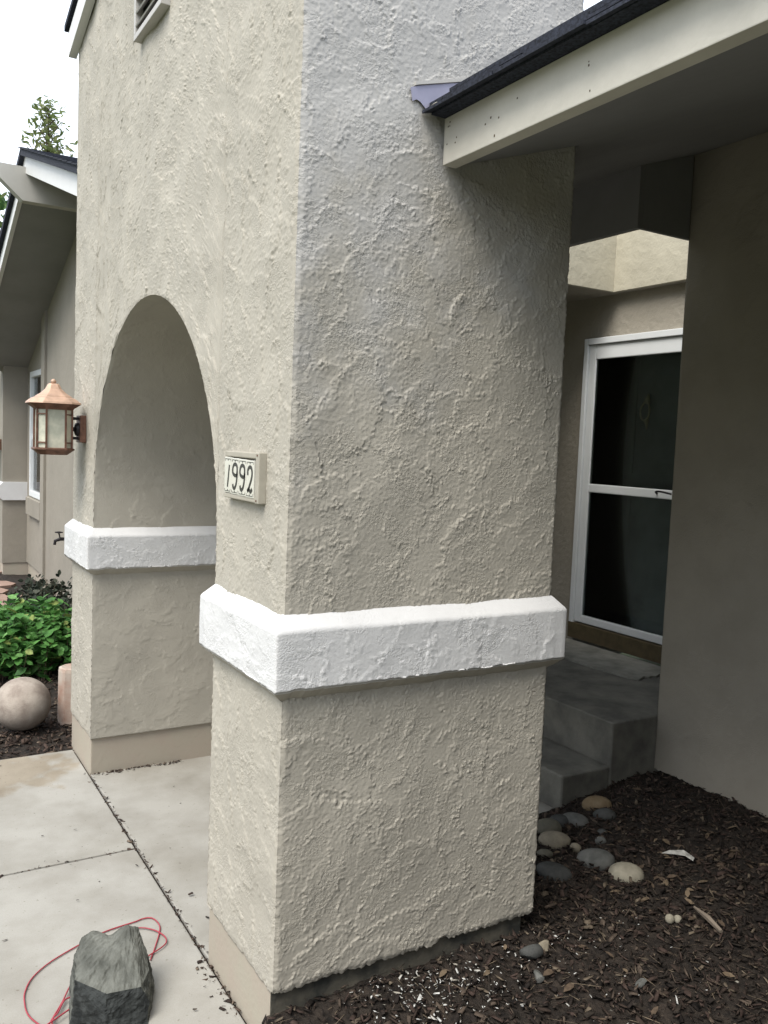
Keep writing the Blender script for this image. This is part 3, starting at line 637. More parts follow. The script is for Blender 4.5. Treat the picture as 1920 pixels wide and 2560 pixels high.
# front door behind the glass, with knocker
fd = bpy.data.objects.new('front_door', None); fd.location = (3.26, 1.85, 0.43); link(fd, house)
box('door_leaf', M['door'], fd, 3.262, 3.30, DY0 + 0.01, DY1 - 0.01, 0.44, 2.37)
for (a_, b_, c_, d_) in ((1.90, 2.18, 1.52, 2.25), (1.42, 1.74, 1.52, 2.25), (1.90, 2.18, 0.60, 1.38), (1.42, 1.74, 0.60, 1.38)):
    MB().box(3.252, 3.264, a_, b_, c_, d_).build('door_panel', M['door'], fd, bevel=0.006)
kb = MB(); kc = 1.80
tube_mb(kb, [(3.25, kc, 2.02), (3.245, kc, 2.00), (3.24, kc, 1.985), (3.245, kc, 1.96)], [0.004, 0.012, 0.018, 0.012], 12)
tube_mb(kb, catmull([(3.235, kc + 0.008, 1.975), (3.225, kc + 0.034, 1.93), (3.225, kc + 0.03, 1.88), (3.22, kc, 1.855), (3.225, kc - 0.03, 1.88), (3.225, kc - 0.034, 1.93), (3.235, kc - 0.008, 1.975)], 5), 0.006, 8)
tube_mb(kb, [(3.25, kc, 1.87), (3.24, kc, 1.855), (3.245, kc, 1.835), (3.25, kc, 1.80)], [0.008, 0.016, 0.010, 0.003], 12)
kb.build('door_knocker', M['brass'], fd, smooth=True)

# porch steps and landing
st = bpy.data.objects.new('porch_steps', None); COL.objects.link(st); st['kind'] = 'structure'
MB().box(2.10, 3.2, 0.845, 2.999, -0.1, 0.375).build('landing', M['step'], st, bevel=0.014, seg=3)
MB().box(1.80, 2.099, 0.847, 2.40, -0.1, 0.165).build('step', M['step'], st, bevel=0.014, seg=3)
mp = [(3.14, 2.33), (2.78, 2.33), (2.74, 1.9), (2.745, 1.62), (2.77, 1.38), (2.80, 1.33)] + [(2.82 + 0.025 * k, 1.335 + 0.006 * ((k * 7) % 5)) for k in range(12)] + [(3.14, 1.36)]
MB().prism([(x, y) for x, y in mp], 2, 0.377, 0.389).build('door_slab', mat('door_slab', (0.24, 0.235, 0.205), var=0.25, vscale=9, bump=0.4, bscale=90, bdist=0.003), st)

# ================================================================== LEFT WING of the house
M['stucco_wing'] = mat('stucco_wing', (0.25, 0.228, 0.19), var=0.07, vscale=2.5, bump=0.5, bscale=160, bdist=0.002, bump2=0.5, b2scale=18, b2dist=0.006)
wing = thing('house_wing', 'taupe gabled house wing with white window left of the tower', 'house')
def wall_seg(x, y0, y1, ztop, zl):
    MB().box(x, x + 0.3, y0, y1, zl, ztop).build('wall', M['stucco_wing'], wing)
    MB().box(x + 0.02, x + 0.29, y0, y1, -0.15, zl + 0.003).build('plinth', M['plinth_tan'], wing)
PK, PZ, XR = 5.0, 3.533, 0.10
near = lambda y: PZ - 0.31 * (PK - y); far = lambda y: PZ - 0.37 * (y - PK)
def gw(x, y0, y1, zl, th=0.3):
    ytop = [y0] + ([PK] if y0 < PK < y1 else []) + [y1]
    prof = [(y0, zl), (y1, zl)] + [(y, (near(y) if y <= PK else far(y)) + 0.02) for y in ytop[::-1]]
    MB().prism(prof, 0, x, x + th).build('wall', M['stucco_wing'], wing)
    MB().box(x + 0.02, x + th - 0.01, y0, y1 - 0.001, -0.15, zl + 0.004).build('plinth', M['plinth_tan'], wing)
gw(0.595, 3.21, 6.98, 0.19)
gw(0.57, 6.981, 7.17, 0.19, 0.32)
gw(0.61, 8.05, 8.25, 0.18)
# wall round the window
MB().box(0.61, 0.9, 7.171, 8.05, 0.18, 0.93).build('wall', M['stucco_wing'], wing)
MB().prism([(7.171, 2.275), (8.05, 2.275), (8.05, far(8.05) + 0.02), (7.171, far(7.171) + 0.02)], 0, 0.61, 0.9).build('wall', M['stucco_wing'], wing)
MB().box(0.63, 0.89, 7.17, 8.05, -0.15, 0.184).build('plinth', M['plinth_tan'], wing)
box('sill_trim', M['stucco_wing'], wing, 0.565, 0.609, 7.172, 8.04, 0.74, 0.925, 0.006)
win = bpy.data.objects.new('window', None); link(win, wing)
for nm, b_ in (('frame', (0.60, 0.66, 7.175, 7.235, 0.935, 2.27)), ('frame', (0.60, 0.66, 7.985, 8.045, 0.935, 2.27)), ('frame', (0.60, 0.66, 7.235, 7.985, 0.935, 0.995)), ('frame', (0.60, 0.66, 7.235, 7.985, 2.21, 2.27)), ('sash_rail', (0.62, 0.65, 7.235, 7.985, 1.55, 1.60))):
    box(nm, M['vinyl'], win, *b_, bevel=0.004)
box('pane', M['glass'], win, 0.635, 0.639, 7.23, 7.99, 0.99, 2.215)
box('interior_shade', M['dark'], win, 0.75, 0.76, 7.18, 8.04, 0.94, 2.26)
box('curtain', M['white'], win, 0.70, 0.705, 7.24, 7.55, 0.94, 1.60)
# gable roof over the wing: soffits, rake boards, shingles, ridge beam
NE, FE = 2.75, 8.4
for nm, ya, yb, fz in (('near', NE, PK, near), ('far', PK, FE, far)):
    MB().prism([(ya, fz(ya) + 0.004), (yb, fz(yb) + 0.004), (yb, fz(yb) + 0.03), (ya, fz(ya) + 0.03)], 0, XR + 0.03, 6.0).build('soffit', M['soffit'], wing)
    MB().prism([(ya, fz(ya) - 0.005), (yb, fz(yb) - 0.005), (yb, fz(yb) + 0.115), (ya, fz(ya) + 0.115)], 0, XR - 0.005, XR + 0.028).build('rake_board', M['white'], wing)
    MB().prism([(ya - 0.02, fz(ya) + 0.117), (yb, fz(yb) + 0.117), (yb, fz(yb) + 0.165), (ya - 0.02, fz(ya) + 0.165)], 0, XR - 0.04, 6.0).build('roof_slab', M['shingle'], wing)
n_ = 0
while True:
    ya = PK - 0.14 * (n_ + 1)
    if ya < NE: break
    for k in range(6):
        x0 = XR - 0.05 + 0.30 * k + (0.15 if n_ % 2 and k else 0)
        MB().prism([(ya, near(ya) + 0.168), (ya + 0.16, near(ya + 0.16) + 0.165), (ya + 0.16, near(ya + 0.16) + 0.172), (ya, near(ya) + 0.178)], 0, x0, x0 + (0.295 if not (n_ % 2 and k == 0) else 0.445)).build('shingle', M['shingle'], wing)
    n_ += 1
MB().prism([(-0.13, 3.50), (0.075, 3.318), (0.62, 3.318), (0.62, 3.56), (-0.13, 3.56)], 1, PK - 0.045, PK + 0.045).build('ridge_beam', M['beam'], wing)
# far portico pier with its band, eave board and dark arch behind
box('pier', M['stucco_wing'], wing, 0.36, 0.66, 8.26, 8.52, 0.17, 2.62)
box('plinth', M['plinth_tan'], wing, 0.37, 0.65, 8.27, 8.51, -0.15, 0.172)
mb = MB().prism([(0.36 - 0.035, 0.90), (0.36 - 0.035, 1.03), (0.362, 1.07), (0.64, 1.07), (0.64, 0.87), (0.362, 0.87)], 1, 8.225, 8.545); mb.build('trim_band', M['trim'], wing)
box('eave_board', M['white'], wing, 0.20, 0.24, 8.85, 10.4, 2.30, 2.48)
box('wall', M['stucco_wing'], wing, 0.45, 0.9, 8.53, 11.5, 0.15, 2.7)
# hose bib on the wing wall
hbb = thing('hose_bib', 'small dark outdoor tap on the wing wall beside white band', 'tap', (0.59, 5.93, 0.70))
mb = MB(); tube_mb(mb, [(0.60, 5.93, 0.70), (0.54, 5.93, 0.70), (0.50, 5.93, 0.685), (0.495, 5.93, 0.65)], [0.014, 0.016, 0.014, 0.012], 10); mb.build('spout', M['black'], hbb)
mb = MB(); tube_mb(mb, [(0.54, 5.93, 0.71), (0.53, 5.93, 0.755)], 0.006, 8); lathe_mb(mb, [(0.012, 0.752), (0.034, 0.756), (0.034, 0.764), (0.012, 0.768)], 0.53, 5.93, 10); mb.build('handle_wheel', M['black'], hbb)

# ================================================================== LANTERNS
def lantern(cx, cy, zb, s, label, wall_x, simple=False):
    t = thing('wall_lantern', label, 'wall lamp', (wall_x, cy, zb))
    c = 0.55
    ring = [(1, c), (c, 1), (-c, 1), (-1, c), (-1, -c), (-c, -1), (c, -1), (1, -c)]
    z = lambda k: zb + k * s
    mb = MB(); lathe_mb(mb, [(0.117 * s, z(0.242)), (0.114 * s, z(0.25)), (0.092 * s, z(0.268)), (0.078 * s, z(0.274)), (0.076 * s, z(0.278)), (0.055 * s, z(0.292)), (0.035 * s, z(0.312)), (0.026 * s, z(0.332)), (0.020 * s, z(0.338))], cx, cy, poly=ring); mb.build('cap', M['copper'], t)
    mb = MB(); lathe_mb(mb, [(0.115 * s, z(0.2415)), (0.088 * s, z(0.222)), (0.080 * s, z(0.214))], cx, cy, poly=ring); mb.build('cap_underside', M['bronze'], t)
    mb = MB(); lathe_mb(mb, [(0.006 * s, z(0.337)), (0.013 * s, z(0.344)), (0.013 * s, z(0.352)), (0.005 * s, z(0.360))], cx, cy, 10); mb.build('finial', M['copper'], t, smooth=True)
    mb = MB(); lathe_mb(mb, [(0.060 * s, z(0.0)), (0.082 * s, z(0.018)), (0.091 * s, z(0.024)), (0.091 * s, z(0.030)), (0.078 * s, z(0.034))], cx, cy, poly=ring); mb.build('base', M['bronze'], t)
    r = 0.079 * s
    corners = [(cx + a * r, cy + b * r) for a, b in ring]
    for i in range(8):
        (ax, ay), (bx, by) = corners[i], corners[(i + 1) % 8]
        mid = Vector(((ax + bx) / 2 - cx, (ay + by) / 2 - cy, 0)).normalized(); q = mid * 0.004 * s
        raw_ = MB().prism([(ax - q.x, ay - q.y), (bx - q.x, by - q.y), (bx - 2 * q.x, by - 2 * q.y), (ax - 2 * q.x, ay - 2 * q.y)], 2, z(0.034), z(0.216)); raw_.build('pane', M['artglass'], t)
        mb = MB(); tube_mb(mb, [(ax, ay, z(0.032)), (ax, ay, z(0.218))], 0.0058 * s, 4); mb.build('corner_post', M['bronze'], t)
        if i % 2 == 0:
            for zz in (0.058, 0.192):
                mb = MB(); tube_mb(mb, [(ax, ay, z(zz)), (bx, by, z(zz))], 0.0038 * s, 4); mb.build('muntin', M['bronze'], t)
    box('backplate', M['bronze'], t, wall_x - 0.030 * s, wall_x - 0.001, cy - 0.047 * s, cy + 0.047 * s, z(0.062), z(0.193), 0.004)
    for zz in (0.075, 0.170):
        box('arm', M['black'], t, cx + r * 0.95, wall_x - 0.028 * s, cy - 0.008 * s, cy + 0.008 * s, z(zz), z(zz + 0.014))
    mb = MB(); tube_mb(mb, [(wall_x - 0.029 * s, cy, z(0.125)), (wall_x - 0.043 * s, cy, z(0.125)), (wall_x - 0.050 * s, cy, z(0.125)), (cx + r * 0.9, cy, z(0.125))], [0.034 * s, 0.030 * s, 0.010 * s, 0.008 * s], 14); mb.build('socket_boss', M['black'], t, smooth=False)
    return t
lantern(-0.146, 2.392, 1.530, 1.0, 'copper-capped lantern with frosted panes on the tower front', 0.0)
lantern(0.20, 8.40, 1.36, 0.9, 'distant lantern on the far pier at the left edge', 0.36)

# ================================================================== HOUSE NUMBER
plq = thing('house_number_plaque', 'framed tile plaque reading 1992 beside the archway', 'number sign', (0, 0.265, 1.47))
py0, py1, pz0, pz1 = 0.140, 0.392, 1.471, 1.605
box('backing', M['plaque'], plq, -0.010, 0.001, py0 + 0.004, py1 - 0.004, pz0 + 0.004, pz1 - 0.004)
box('frame_bar', M['plaque'], plq, -0.024, 0.0, py0 + 0.0225, py1, pz1 - 0.016, pz1, 0.003)
box('frame_bar', M['plaque'], plq, -0.024, 0.0, py0 + 0.0225, py1, pz0, pz0 + 0.014, 0.003)
for zz in (pz0 + 0.006, pz1 - 0.007):
    box('screw', M['bronze'], plq, -0.0255, -0.0235, py0 + 0.008, py0 + 0.013, zz - 0.0025, zz + 0.0025)
box('frame_bar', M['plaque'], plq, -0.024, 0.0, py0 - 0.002, py0 + 0.022, pz0 - 0.002, pz1 + 0.001, 0.003)
box('frame_bar', M['plaque'], plq, -0.014, 0.0, py1 - 0.006, py1 + 0.001, pz0 + 0.015, pz1 - 0.017, 0.001)
def stroke(mb, pts, wds, x, thick=0.0006):
    pts = [Vector((0, a, b)) for a, b in pts]; n = len(pts); Lf = []; Rt = []
    for i, p in enumerate(pts):
        t = (pts[min(i + 1, n - 1)] - pts[max(i - 1, 0)]).normalized(); nrm = Vector((0, -t.z, t.y)); wd = wds[i] if isinstance(wds, list) else wds
        Lf.append(p + nrm * wd / 2); Rt.append(p - nrm * wd / 2)
    V = [(x, q.y, q.z) for q in Lf + Rt] + [(x + thick, q.y, q.z) for q in Lf + Rt]
    F = []
    for i in range(n - 1):
        F += [(i, i + 1, n + i + 1, n + i), (2 * n + i, 3 * n + i, 3 * n + i + 1, 2 * n + i + 1), (i, 2 * n + i, 2 * n + i + 1, i + 1), (n + i, n + i + 1, 3 * n + i + 1, 3 * n + i)]
    F += [(0, n, 3 * n, 2 * n), (n - 1, 3 * n - 1, 4 * n - 1, 2 * n - 1)]
    mb.add(V, F)
def cat2(p, n=7): return [(q.x, q.y) for q in catmull([(a, b, 0) for a, b in p], n)]
ty1, ty0, tz0, tz1 = 0.388, 0.166, 1.486, 1.587
tw = (ty1 - ty0) / 4
GL = {'1': [([(0.70, 0.86), (0.48, 0.10)], [0.20, 0.17])],
      '9': [([(0.55, 0.53), (0.24, 0.60), (0.18, 0.74), (0.30, 0.88), (0.52, 0.92), (0.74, 0.86), (0.80, 0.70), (0.78, 0.45), (0.66, 0.22), (0.46, 0.10), (0.28, 0.14), (0.24, 0.24)], None), ([(0.79, 0.66), (0.74, 0.56), (0.55, 0.53)], None)],
      '2': [([(0.22, 0.64), (0.22, 0.80), (0.40, 0.90), (0.64, 0.88), (0.76, 0.74), (0.72, 0.56), (0.54, 0.36), (0.34, 0.18), (0.20, 0.10)], None), ([(0.22, 0.12), (0.42, 0.17), (0.62, 0.10), (0.80, 0.20)], None)]}
for i, ch in enumerate('1992'):
    a1 = ty1 - i * tw; a0 = a1 - tw + 0.0012; dz = -0.0012 * i
    tl = box('tile', M['tile'], plq, -0.0255, -0.0105, a0, a1, tz0 + dz, tz1 + dz, 0.0012)
    fx = -0.0262
    g = MB()
    for pts, wd in GL[ch]:
        P = [(a1 - u * tw, tz0 + dz + 0.008 + v * (tz1 - tz0 - 0.018)) for u, v in pts]
        if ch != '1': P = cat2(P)
        stroke(g, P, [0.0098] * len(P) if wd is None else [0.0085, 0.0085], fx)
    dg = g.build('digit', M['ink'], None); dg.parent = tl
    dg.matrix_parent_inverse = Matrix.Translation(-Vector(plq.location)); dg.matrix_parent_inverse = Matrix.Identity(4)
    bd = MB()
    for zz, sg in ((tz1 + dz - 0.005, -1), (tz0 + dz + 0.005, 1)):
        stroke(bd, [(a1 - 0.005, zz + sg * 0.006), (a1 - 0.005, zz), (a0 + 0.005, zz), (a0 + 0.005, zz + sg * 0.006)], 0.0016, fx)
        stroke(bd, [((a0 + a1) / 2, zz), ((a0 + a1) / 2, zz + sg * 0.005)], 0.0032, fx)
    bo = bd.build('tile_border', M['ink'], None); bo.parent = tl; bo.matrix_parent_inverse = Matrix.Identity(4)

# ================================================================== STONES
def stone(name, c, r, seed, mt, label, cat, group=None, rotz=0.0, sub=3, amp=0.10, flat=None, sink=0.25):
    bm = bmesh.new(); bmesh.ops.create_icosphere(bm, subdivisions=sub, radius=1.0)
    rnd = random.Random(seed); ph = [(Vector((rnd.uniform(-1, 1), rnd.uniform(-1, 1), rnd.uniform(-1, 1))).normalized(), rnd.uniform(1.2, 3.2), rnd.uniform(0, 6)) for _ in range(7)]
    for v in bm.verts:
        k = 1 + sum(amp / 3 * math.sin(d.dot(v.co) * f + p) for d, f, p in ph)
        if flat:
            for d, f, p in ph[:flat]:
                q = v.co.dot(d)
                if q > 0.55: v.co -= d * (q - 0.55) * 0.9
        v.co = Vector((v.co.x * r[0] * k, v.co.y * r[1] * k, v.co.z * r[2] * k))
    bmesh.ops.rotate(bm, verts=bm.verts, cent=(0, 0, 0), matrix=Matrix.Rotation(rotz, 3, 'Z'))
    me = bpy.data.meshes.new(name); bm.to_mesh(me); bm.free(); me.materials.append(mt)
    if not flat: me.polygons.foreach_set('use_smooth', np.ones(len(me.polygons), dtype=bool))
    o = bpy.data.objects.new(name, me); o.location = (c[0], c[1], c[2] + r[2] * (1 - 2 * sink)); COL.objects.link(o)
    return tag(o, label, cat, group)
def smat(n, c, c2): return mat('cobble_' + n, c, var=0.15, vscale=22, bump=0.3, bscale=220, bdist=0.002, col2=c2, rough=0.8)
SM = {'tan': smat('tan', (0.17, 0.12, 0.065), (0.21, 0.16, 0.10)), 'grey': smat('grey', (0.085, 0.088, 0.082), (0.13, 0.13, 0.122)), 'dark': smat('dark', (0.045, 0.048, 0.046), (0.075, 0.076, 0.073)),
      'beige': smat('beige', (0.18, 0.155, 0.115), (0.25, 0.22, 0.165)), 'cream': smat('cream', (0.25, 0.228, 0.175), (0.33, 0.305, 0.24)), 'olive': smat('olive', (0.11, 0.104, 0.08), (0.16, 0.148, 0.112))}
G = 'river cobbles beside the porch steps'
for i, (x, y, wd, ck, hz, lab) in enumerate([
    (1.875, 0.70, 0.122, 'tan', 0.62, 'tan rounded cobble nearest the porch landing'),
    (1.67, 0.61, 0.112, 'grey', 0.55, 'grey rounded cobble below the tan one'),
    (1.79, 0.575, 0.095, 'dark', 0.6, 'dark grey cobble right below the tan cobble'),
    (1.695, 0.485, 0.042, 'dark', 0.7, 'tiny dark pebble between the grey cobbles and the two-toned one'),
    (1.505, 0.60, 0.112, 'olive', 0.8, 'large olive-grey cobble half hidden by the tower corner'),
    (1.445, 0.50, 0.125, 'beige', 0.55, 'beige speckled cobble partly hidden by the tower corner'),
    (1.482, 0.42, 0.046, 'beige', 0.9, 'small pale pebble above the two-toned cobble'),
    (1.63, 0.43, 0.042, 'grey', 0.9, 'small angular grey stone above the two-toned cobble'),
    (1.495, 0.315, 0.140, 'grey', 0.62, 'large grey two-toned cobble touching the cream one'),
    (1.520, 0.195, 0.136, 'cream', 0.66, 'large cream cobble, the palest in the bed'),
    (1.275, 0.315, 0.125, 'dark', 0.5, 'dark flat cobble low beside the tower corner'),
    (1.352, 0.45, 0.058, 'olive', 0.6, 'small olive pebble at the tower corner'),
    (1.60, 0.64, 0.085, 'dark', 0.7, 'dark cobble tucked behind the grey one by the step')]):
    zz = float(soil_h(np.float64(x), np.float64(y)))
    stone('cobble', (x, y, zz), (wd * 0.52, wd * 0.40, wd * 0.5 * hz), 100 + i, SM[ck], lab, 'stone', G, rotz=random.uniform(-0.9, -0.1), sink=0.33)
for i, (x, y, wd, ck, lab) in enumerate([(0.80, -0.105, 0.078, 'dark', 'dark angular stone lying by the plinth among white flakes'), (0.772, -0.172, 0.048, 'grey', 'grey stone shard below the dark angular stone'),
    (0.876, -0.082, 0.045, 'beige', 'small tan stone right of the dark angular stone'), (1.022, -0.335, 0.040, 'grey', 'small pale grey stone alone in the mulch')]):
    stone('rubble_stone', (x, y, float(soil_h(np.float64(x), np.float64(y)))), (wd * 0.55, wd * 0.4, wd * 0.34), 300 + i, SM[ck], lab, 'stone', 'rubble in the mulch', rotz=i, sub=3, amp=0.2, flat=5, sink=0.1)
# acorn-like nut in two halves
ac = thing('seed_husk', 'pale two-lobed seed husk lying on the mulch', 'seed', (1.404, -0.135, 0.085))
for dx, dy, r in ((-0.014, 0.004, 0.016), (0.016, 0.004, 0.014)):
    mb = MB(); lathe_mb(mb, [(r * math.sin(t), float(soil_h(np.float64(1.404), np.float64(-0.135))) + r * 0.9 - r * math.cos(t)) for t in np.linspace(0.05, 3.1, 9)], 1.404 + dx * 0.86, -0.135 - dx * 0.4 + dy, 14)
    mb.build('husk_half', SM['cream'], ac, smooth=True)
# torn white paper scrap
ps = MB(); zz = float(soil_h(np.float64(1.8), np.float64(0.16))) + 0.018
pv = [(1.74, 0.215, zz), (1.765, 0.20, zz + 0.012), (1.785, 0.19, zz + 0.005), (1.805, 0.165, zz + 0.02), (1.815, 0.12, zz + 0.006), (1.80, 0.115, zz), (1.785, 0.14, zz + 0.012), (1.77, 0.17, zz + 0.008)]
ps.add(pv + [(a, b, c - 0.0015) for a, b, c in pv], [list(range(8)), list(range(15, 7, -1))] + [(i, (i + 1) % 8, 8 + (i + 1) % 8, 8 + i) for i in range(8)])
tag(ps.build('paper_scrap', M['flake'], None), 'torn white scrap on the mulch by the right wall', 'scrap')
# long wood splinter
ws = MB(); tube_mb(ws, [(1.50, -0.135, 0.112), (1.48, -0.21, 0.115), (1.462, -0.275, 0.108)], [0.004, 0.010, 0.007], 5)
tag(ws.build('wood_splinter', mat('old_wood', (0.17, 0.14, 0.11), var=0.2), None), 'long grey wood splinter on the mulch right of the husk', 'splinter')

# big broken rock on the walk
def rock():
    P = [(-0.415, .50, 0), (-0.225, .55, 0), (-0.185, .44, 0), (-0.245, .285, 0), (-0.355, .275, 0), (-0.44, .38, 0),
         (-0.388, .495, .180), (-0.355, .51, .186), (-0.252, .49, .186), (-0.222, .49, .168), (-0.200, .455, .115), (-0.355, .31, .108), (-0.258, .312, .098), (-0.428, .37, .135), (-0.415, .45, .160), (-0.212, .39, .095), (-0.235, .305, .05), (-0.366, .285, .05)]
    bm = bmesh.new(); vs_ = [bm.verts.new(p) for p in P]; bmesh.ops.convex_hull(bm, input=vs_)
    for v in [v for v in bm.verts if not v.link_faces]: bm.verts.remove(v)
    bmesh.ops.triangulate(bm, faces=bm.faces); bm.normal_update()
    for f in bm.faces:
        n = f.normal; f.material_index = 1 if n.z > 0.5 else (2 if n.y < -0.6 else 0)  # up-facing brightness painted as paler stone, front faces darker
    bmesh.ops.subdivide_edges(bm, edges=bm.edges, cuts=15, use_grid_fill=True)
    bmesh.ops.triangulate(bm, faces=bm.faces)
    rnd = random.Random(9); ph = [(Vector((rnd.gauss(0, 1), rnd.gauss(0, 1), rnd.gauss(0, 1))).normalized() * rnd.uniform(30, 330), rnd.uniform(0, 6)) for _ in range(34)]
    bm.normal_update()
    for v in bm.verts:
        if v.co.z > 0.002:
            n = sum(math.sin(k.dot(v.co) + p) / (k.length / 25) for k, p in ph)
            notch = math.exp(-(((v.co.x + 0.305) / 0.028) ** 2 + ((v.co.y - 0.515) / 0.05) ** 2)) * (v.co.z > 0.12)
            v.co += v.normal * (n * 0.0016 - abs(math.sin(n * 2.1)) * 0.0022 + rnd.gauss(0, 0.0006)) + Vector((0, -0.012, -0.022)) * notch
    me = bpy.data.meshes.new('rock'); bm.normal_update(); bm.to_mesh(me); bm.free()
    for x in ('basalt', 'basalt_dust', 'basalt_dark'): me.materials.append(M[x])
    pass
    o = bpy.data.objects.new('rock', me); COL.objects.link(o)
    tag(o, 'broken grey-green rock with dark front face standing on the concrete walk', 'rock')
rock()
wm = MB()
Wp = [[(-0.45, 0.30), (-0.50, 0.39), (-0.531, 0.467), (-0.532, 0.538), (-0.521, 0.59), (-0.492, 0.645), (-0.435, 0.698), (-0.346, 0.748), (-0.25, 0.79), (-0.148, 0.805), (-0.116, 0.812), (-0.089, 0.802), (-0.079, 0.759), (-0.089, 0.712), (-0.135, 0.616), (-0.16, 0.57)],
      [(-0.19, 0.765), (-0.139, 0.756), (-0.102, 0.719), (-0.085, 0.674), (-0.088, 0.64), (-0.109, 0.617), (-0.16, 0.59)],
      [(-0.37, 0.60), (-0.411, 0.532), (-0.441, 0.474), (-0.484, 0.404), (-0.54, 0.31)], [(-0.39, 0.50), (-0.417, 0.484), (-0.434, 0.476), (-0.46, 0.43), (-0.48, 0.40), (-0.50, 0.30)], [(-0.36, 0.46), (-0.425, 0.428), (-0.475, 0.399), (-0.56, 0.35)]]
for k, p in enumerate(Wp):
    q = catmull([(a, b, 0.0045 + 0.003 * k) for a, b in p], 8); tube_mb(wm, q, 0.0023, 6)
tag(wm.build('red_wire', M['wire'], None, smooth=True), 'thin red wire looped around the rock on the walk', 'wire')

# stone ball and pink post in the left bed
mb = MB(); rb = 0.147
lathe_mb(mb, [(rb * math.sin(t) + 0.0001, 0.140 - rb * math.cos(t) * 0.985) for t in np.linspace(0, math.pi, 40)], -0.185, 2.995, 64)
tag(mb.build('stone_ball', M['ball'], None, smooth=True), 'round cast stone ball on bark mulch beside the tower', 'stone ball')
mb = MB(); lathe_mb(mb, [(0.078, -0.03), (0.078, 0.10), (0.076, 0.285), (0.072, 0.303), (0.060, 0.309), (0.045, 0.305), (0.02, 0.303)], 0.088, 3.06, 10, rot=0.2)
tag(mb.build('stone_post', M['post'], None), 'short pinkish stone post between ball and tower', 'post')

# flagstones of the garden path
fp = bpy.data.objects.new('garden_path', None); COL.objects.link(fp); fp['kind'] = 'structure'
rnd = random.Random(21)
for r_ in range(6):
    for c_ in range(3):
        x0 = -0.62 + c_ * 0.36 + rnd.uniform(-0.03, 0.03) + (r_ % 2) * 0.12; y0 = 6.3 + r_ * 0.42
        pts = []
        for k in range(7):
            a = 2 * math.pi * k / 7 + rnd.uniform(-0.2, 0.2); pts.append((x0 + 0.18 * math.cos(a) * rnd.uniform(0.85, 1.05), y0 + 0.215 * math.sin(a) * rnd.uniform(0.85, 1.05)))
        MB().prism(pts, 2, 0.0, 0.055 + rnd.uniform(0, 0.008)).build('flagstone', M['flag'], fp)

# ================================================================== PLANTS
def leaf_cloud(name, pts, size, mt, parent, rnd, up=0.5, aspect=0.75, outward=None):
    V = []; F = []
    for p in pts:
        s = size * rnd.uniform(0.65, 1.2)
        a = rnd.uniform(0, 2 * math.pi)
        n = Vector((rnd.gauss(0, 1), rnd.gauss(0, 1), 0)).normalized() * rnd.uniform(0.15, 1.0) + Vector((0, 0, up))
        n.normalize(); t = n.orthogonal(); t.rotate(Matrix.Rotation(a, 3, n)); b = n.cross(t)
        p = Vector(p); k = len(V); wd = s * aspect / 2
        V += [p, p + t * s * 0.3 + b * wd * 0.85 + n * s * 0.06, p + t * s * 0.68 + b * wd * 0.75 + n * s * 0.04, p + t * s - n * s * 0.05, p + t * s * 0.68 - b * wd * 0.75 + n * s * 0.04, p + t * s * 0.3 - b * wd * 0.85 + n * s * 0.06, p + t * s * 0.5 - n * s * 0.02]
        F += [(k, k + 1, k + 6), (k + 1, k + 2, k + 6), (k + 2, k + 3, k + 6), (k + 3, k + 4, k + 6), (k + 4, k + 5, k + 6), (k + 5, k, k + 6)]
    me = bpy.data.meshes.new(name); me.from_pydata([tuple(v) for v in V], [], F); me.materials.append(mt)
    me.polygons.foreach_set('use_smooth', np.ones(len(me.polygons), dtype=bool))
    o = link(bpy.data.objects.new(name, me), parent)
    if parent is not None and tuple(parent.location) != (0, 0, 0): local(o)
    return o
def bush(name, label, cx, cy, rx, ry, hgt, nst, nl, size, mt, seed, up):
    rnd = random.Random(seed); t = thing(name, label, 'plant', (cx, cy, 0)); pts = []; mb = MB()
    for k in range(nst):
        a = rnd.uniform(0, 2 * math.pi); r = math.sqrt(rnd.random()); bx = cx + rx * r * math.cos(a); by = cy + ry * r * math.sin(a)
        hh = hgt * (1 - 0.45 * r * r) * rnd.uniform(0.72, 1.05); tx = bx + rnd.gauss(0, 0.05); tyy = by + rnd.gauss(0, 0.05)
        st_ = [(bx, by, 0.0), ((bx + tx) / 2, (by + tyy) / 2, hh * 0.55), (tx, tyy, hh)]
        tube_mb(mb, st_, [0.003, 0.0025, 0.0015], 4)
        for j in range(nl):
            q = (j + rnd.random()) / nl; q = q ** 0.6
            pts.append((bx + (tx - bx) * q + rnd.gauss(0, 0.018), by + (tyy - by) * q + rnd.gauss(0, 0.018), 0.03 + hh * q))
    leaf_cloud('foliage', pts, size, mt, t, rnd, up)
    mb.build('stem', M['bark'], t); return t
bush('mint_bush', 'bright green leafy mint-like bush behind the stone ball', 0.02, 4.25, 0.50, 0.42, 0.47, 170, 20, 0.055, M['leaf'], 4, 0.9)
bush('grey_shrub', 'dark grey-green low shrub behind the green bush', 0.30, 5.35, 0.30, 0.45, 0.44, 90, 22, 0.035, M['leaf_dark'], 5, 0.3)

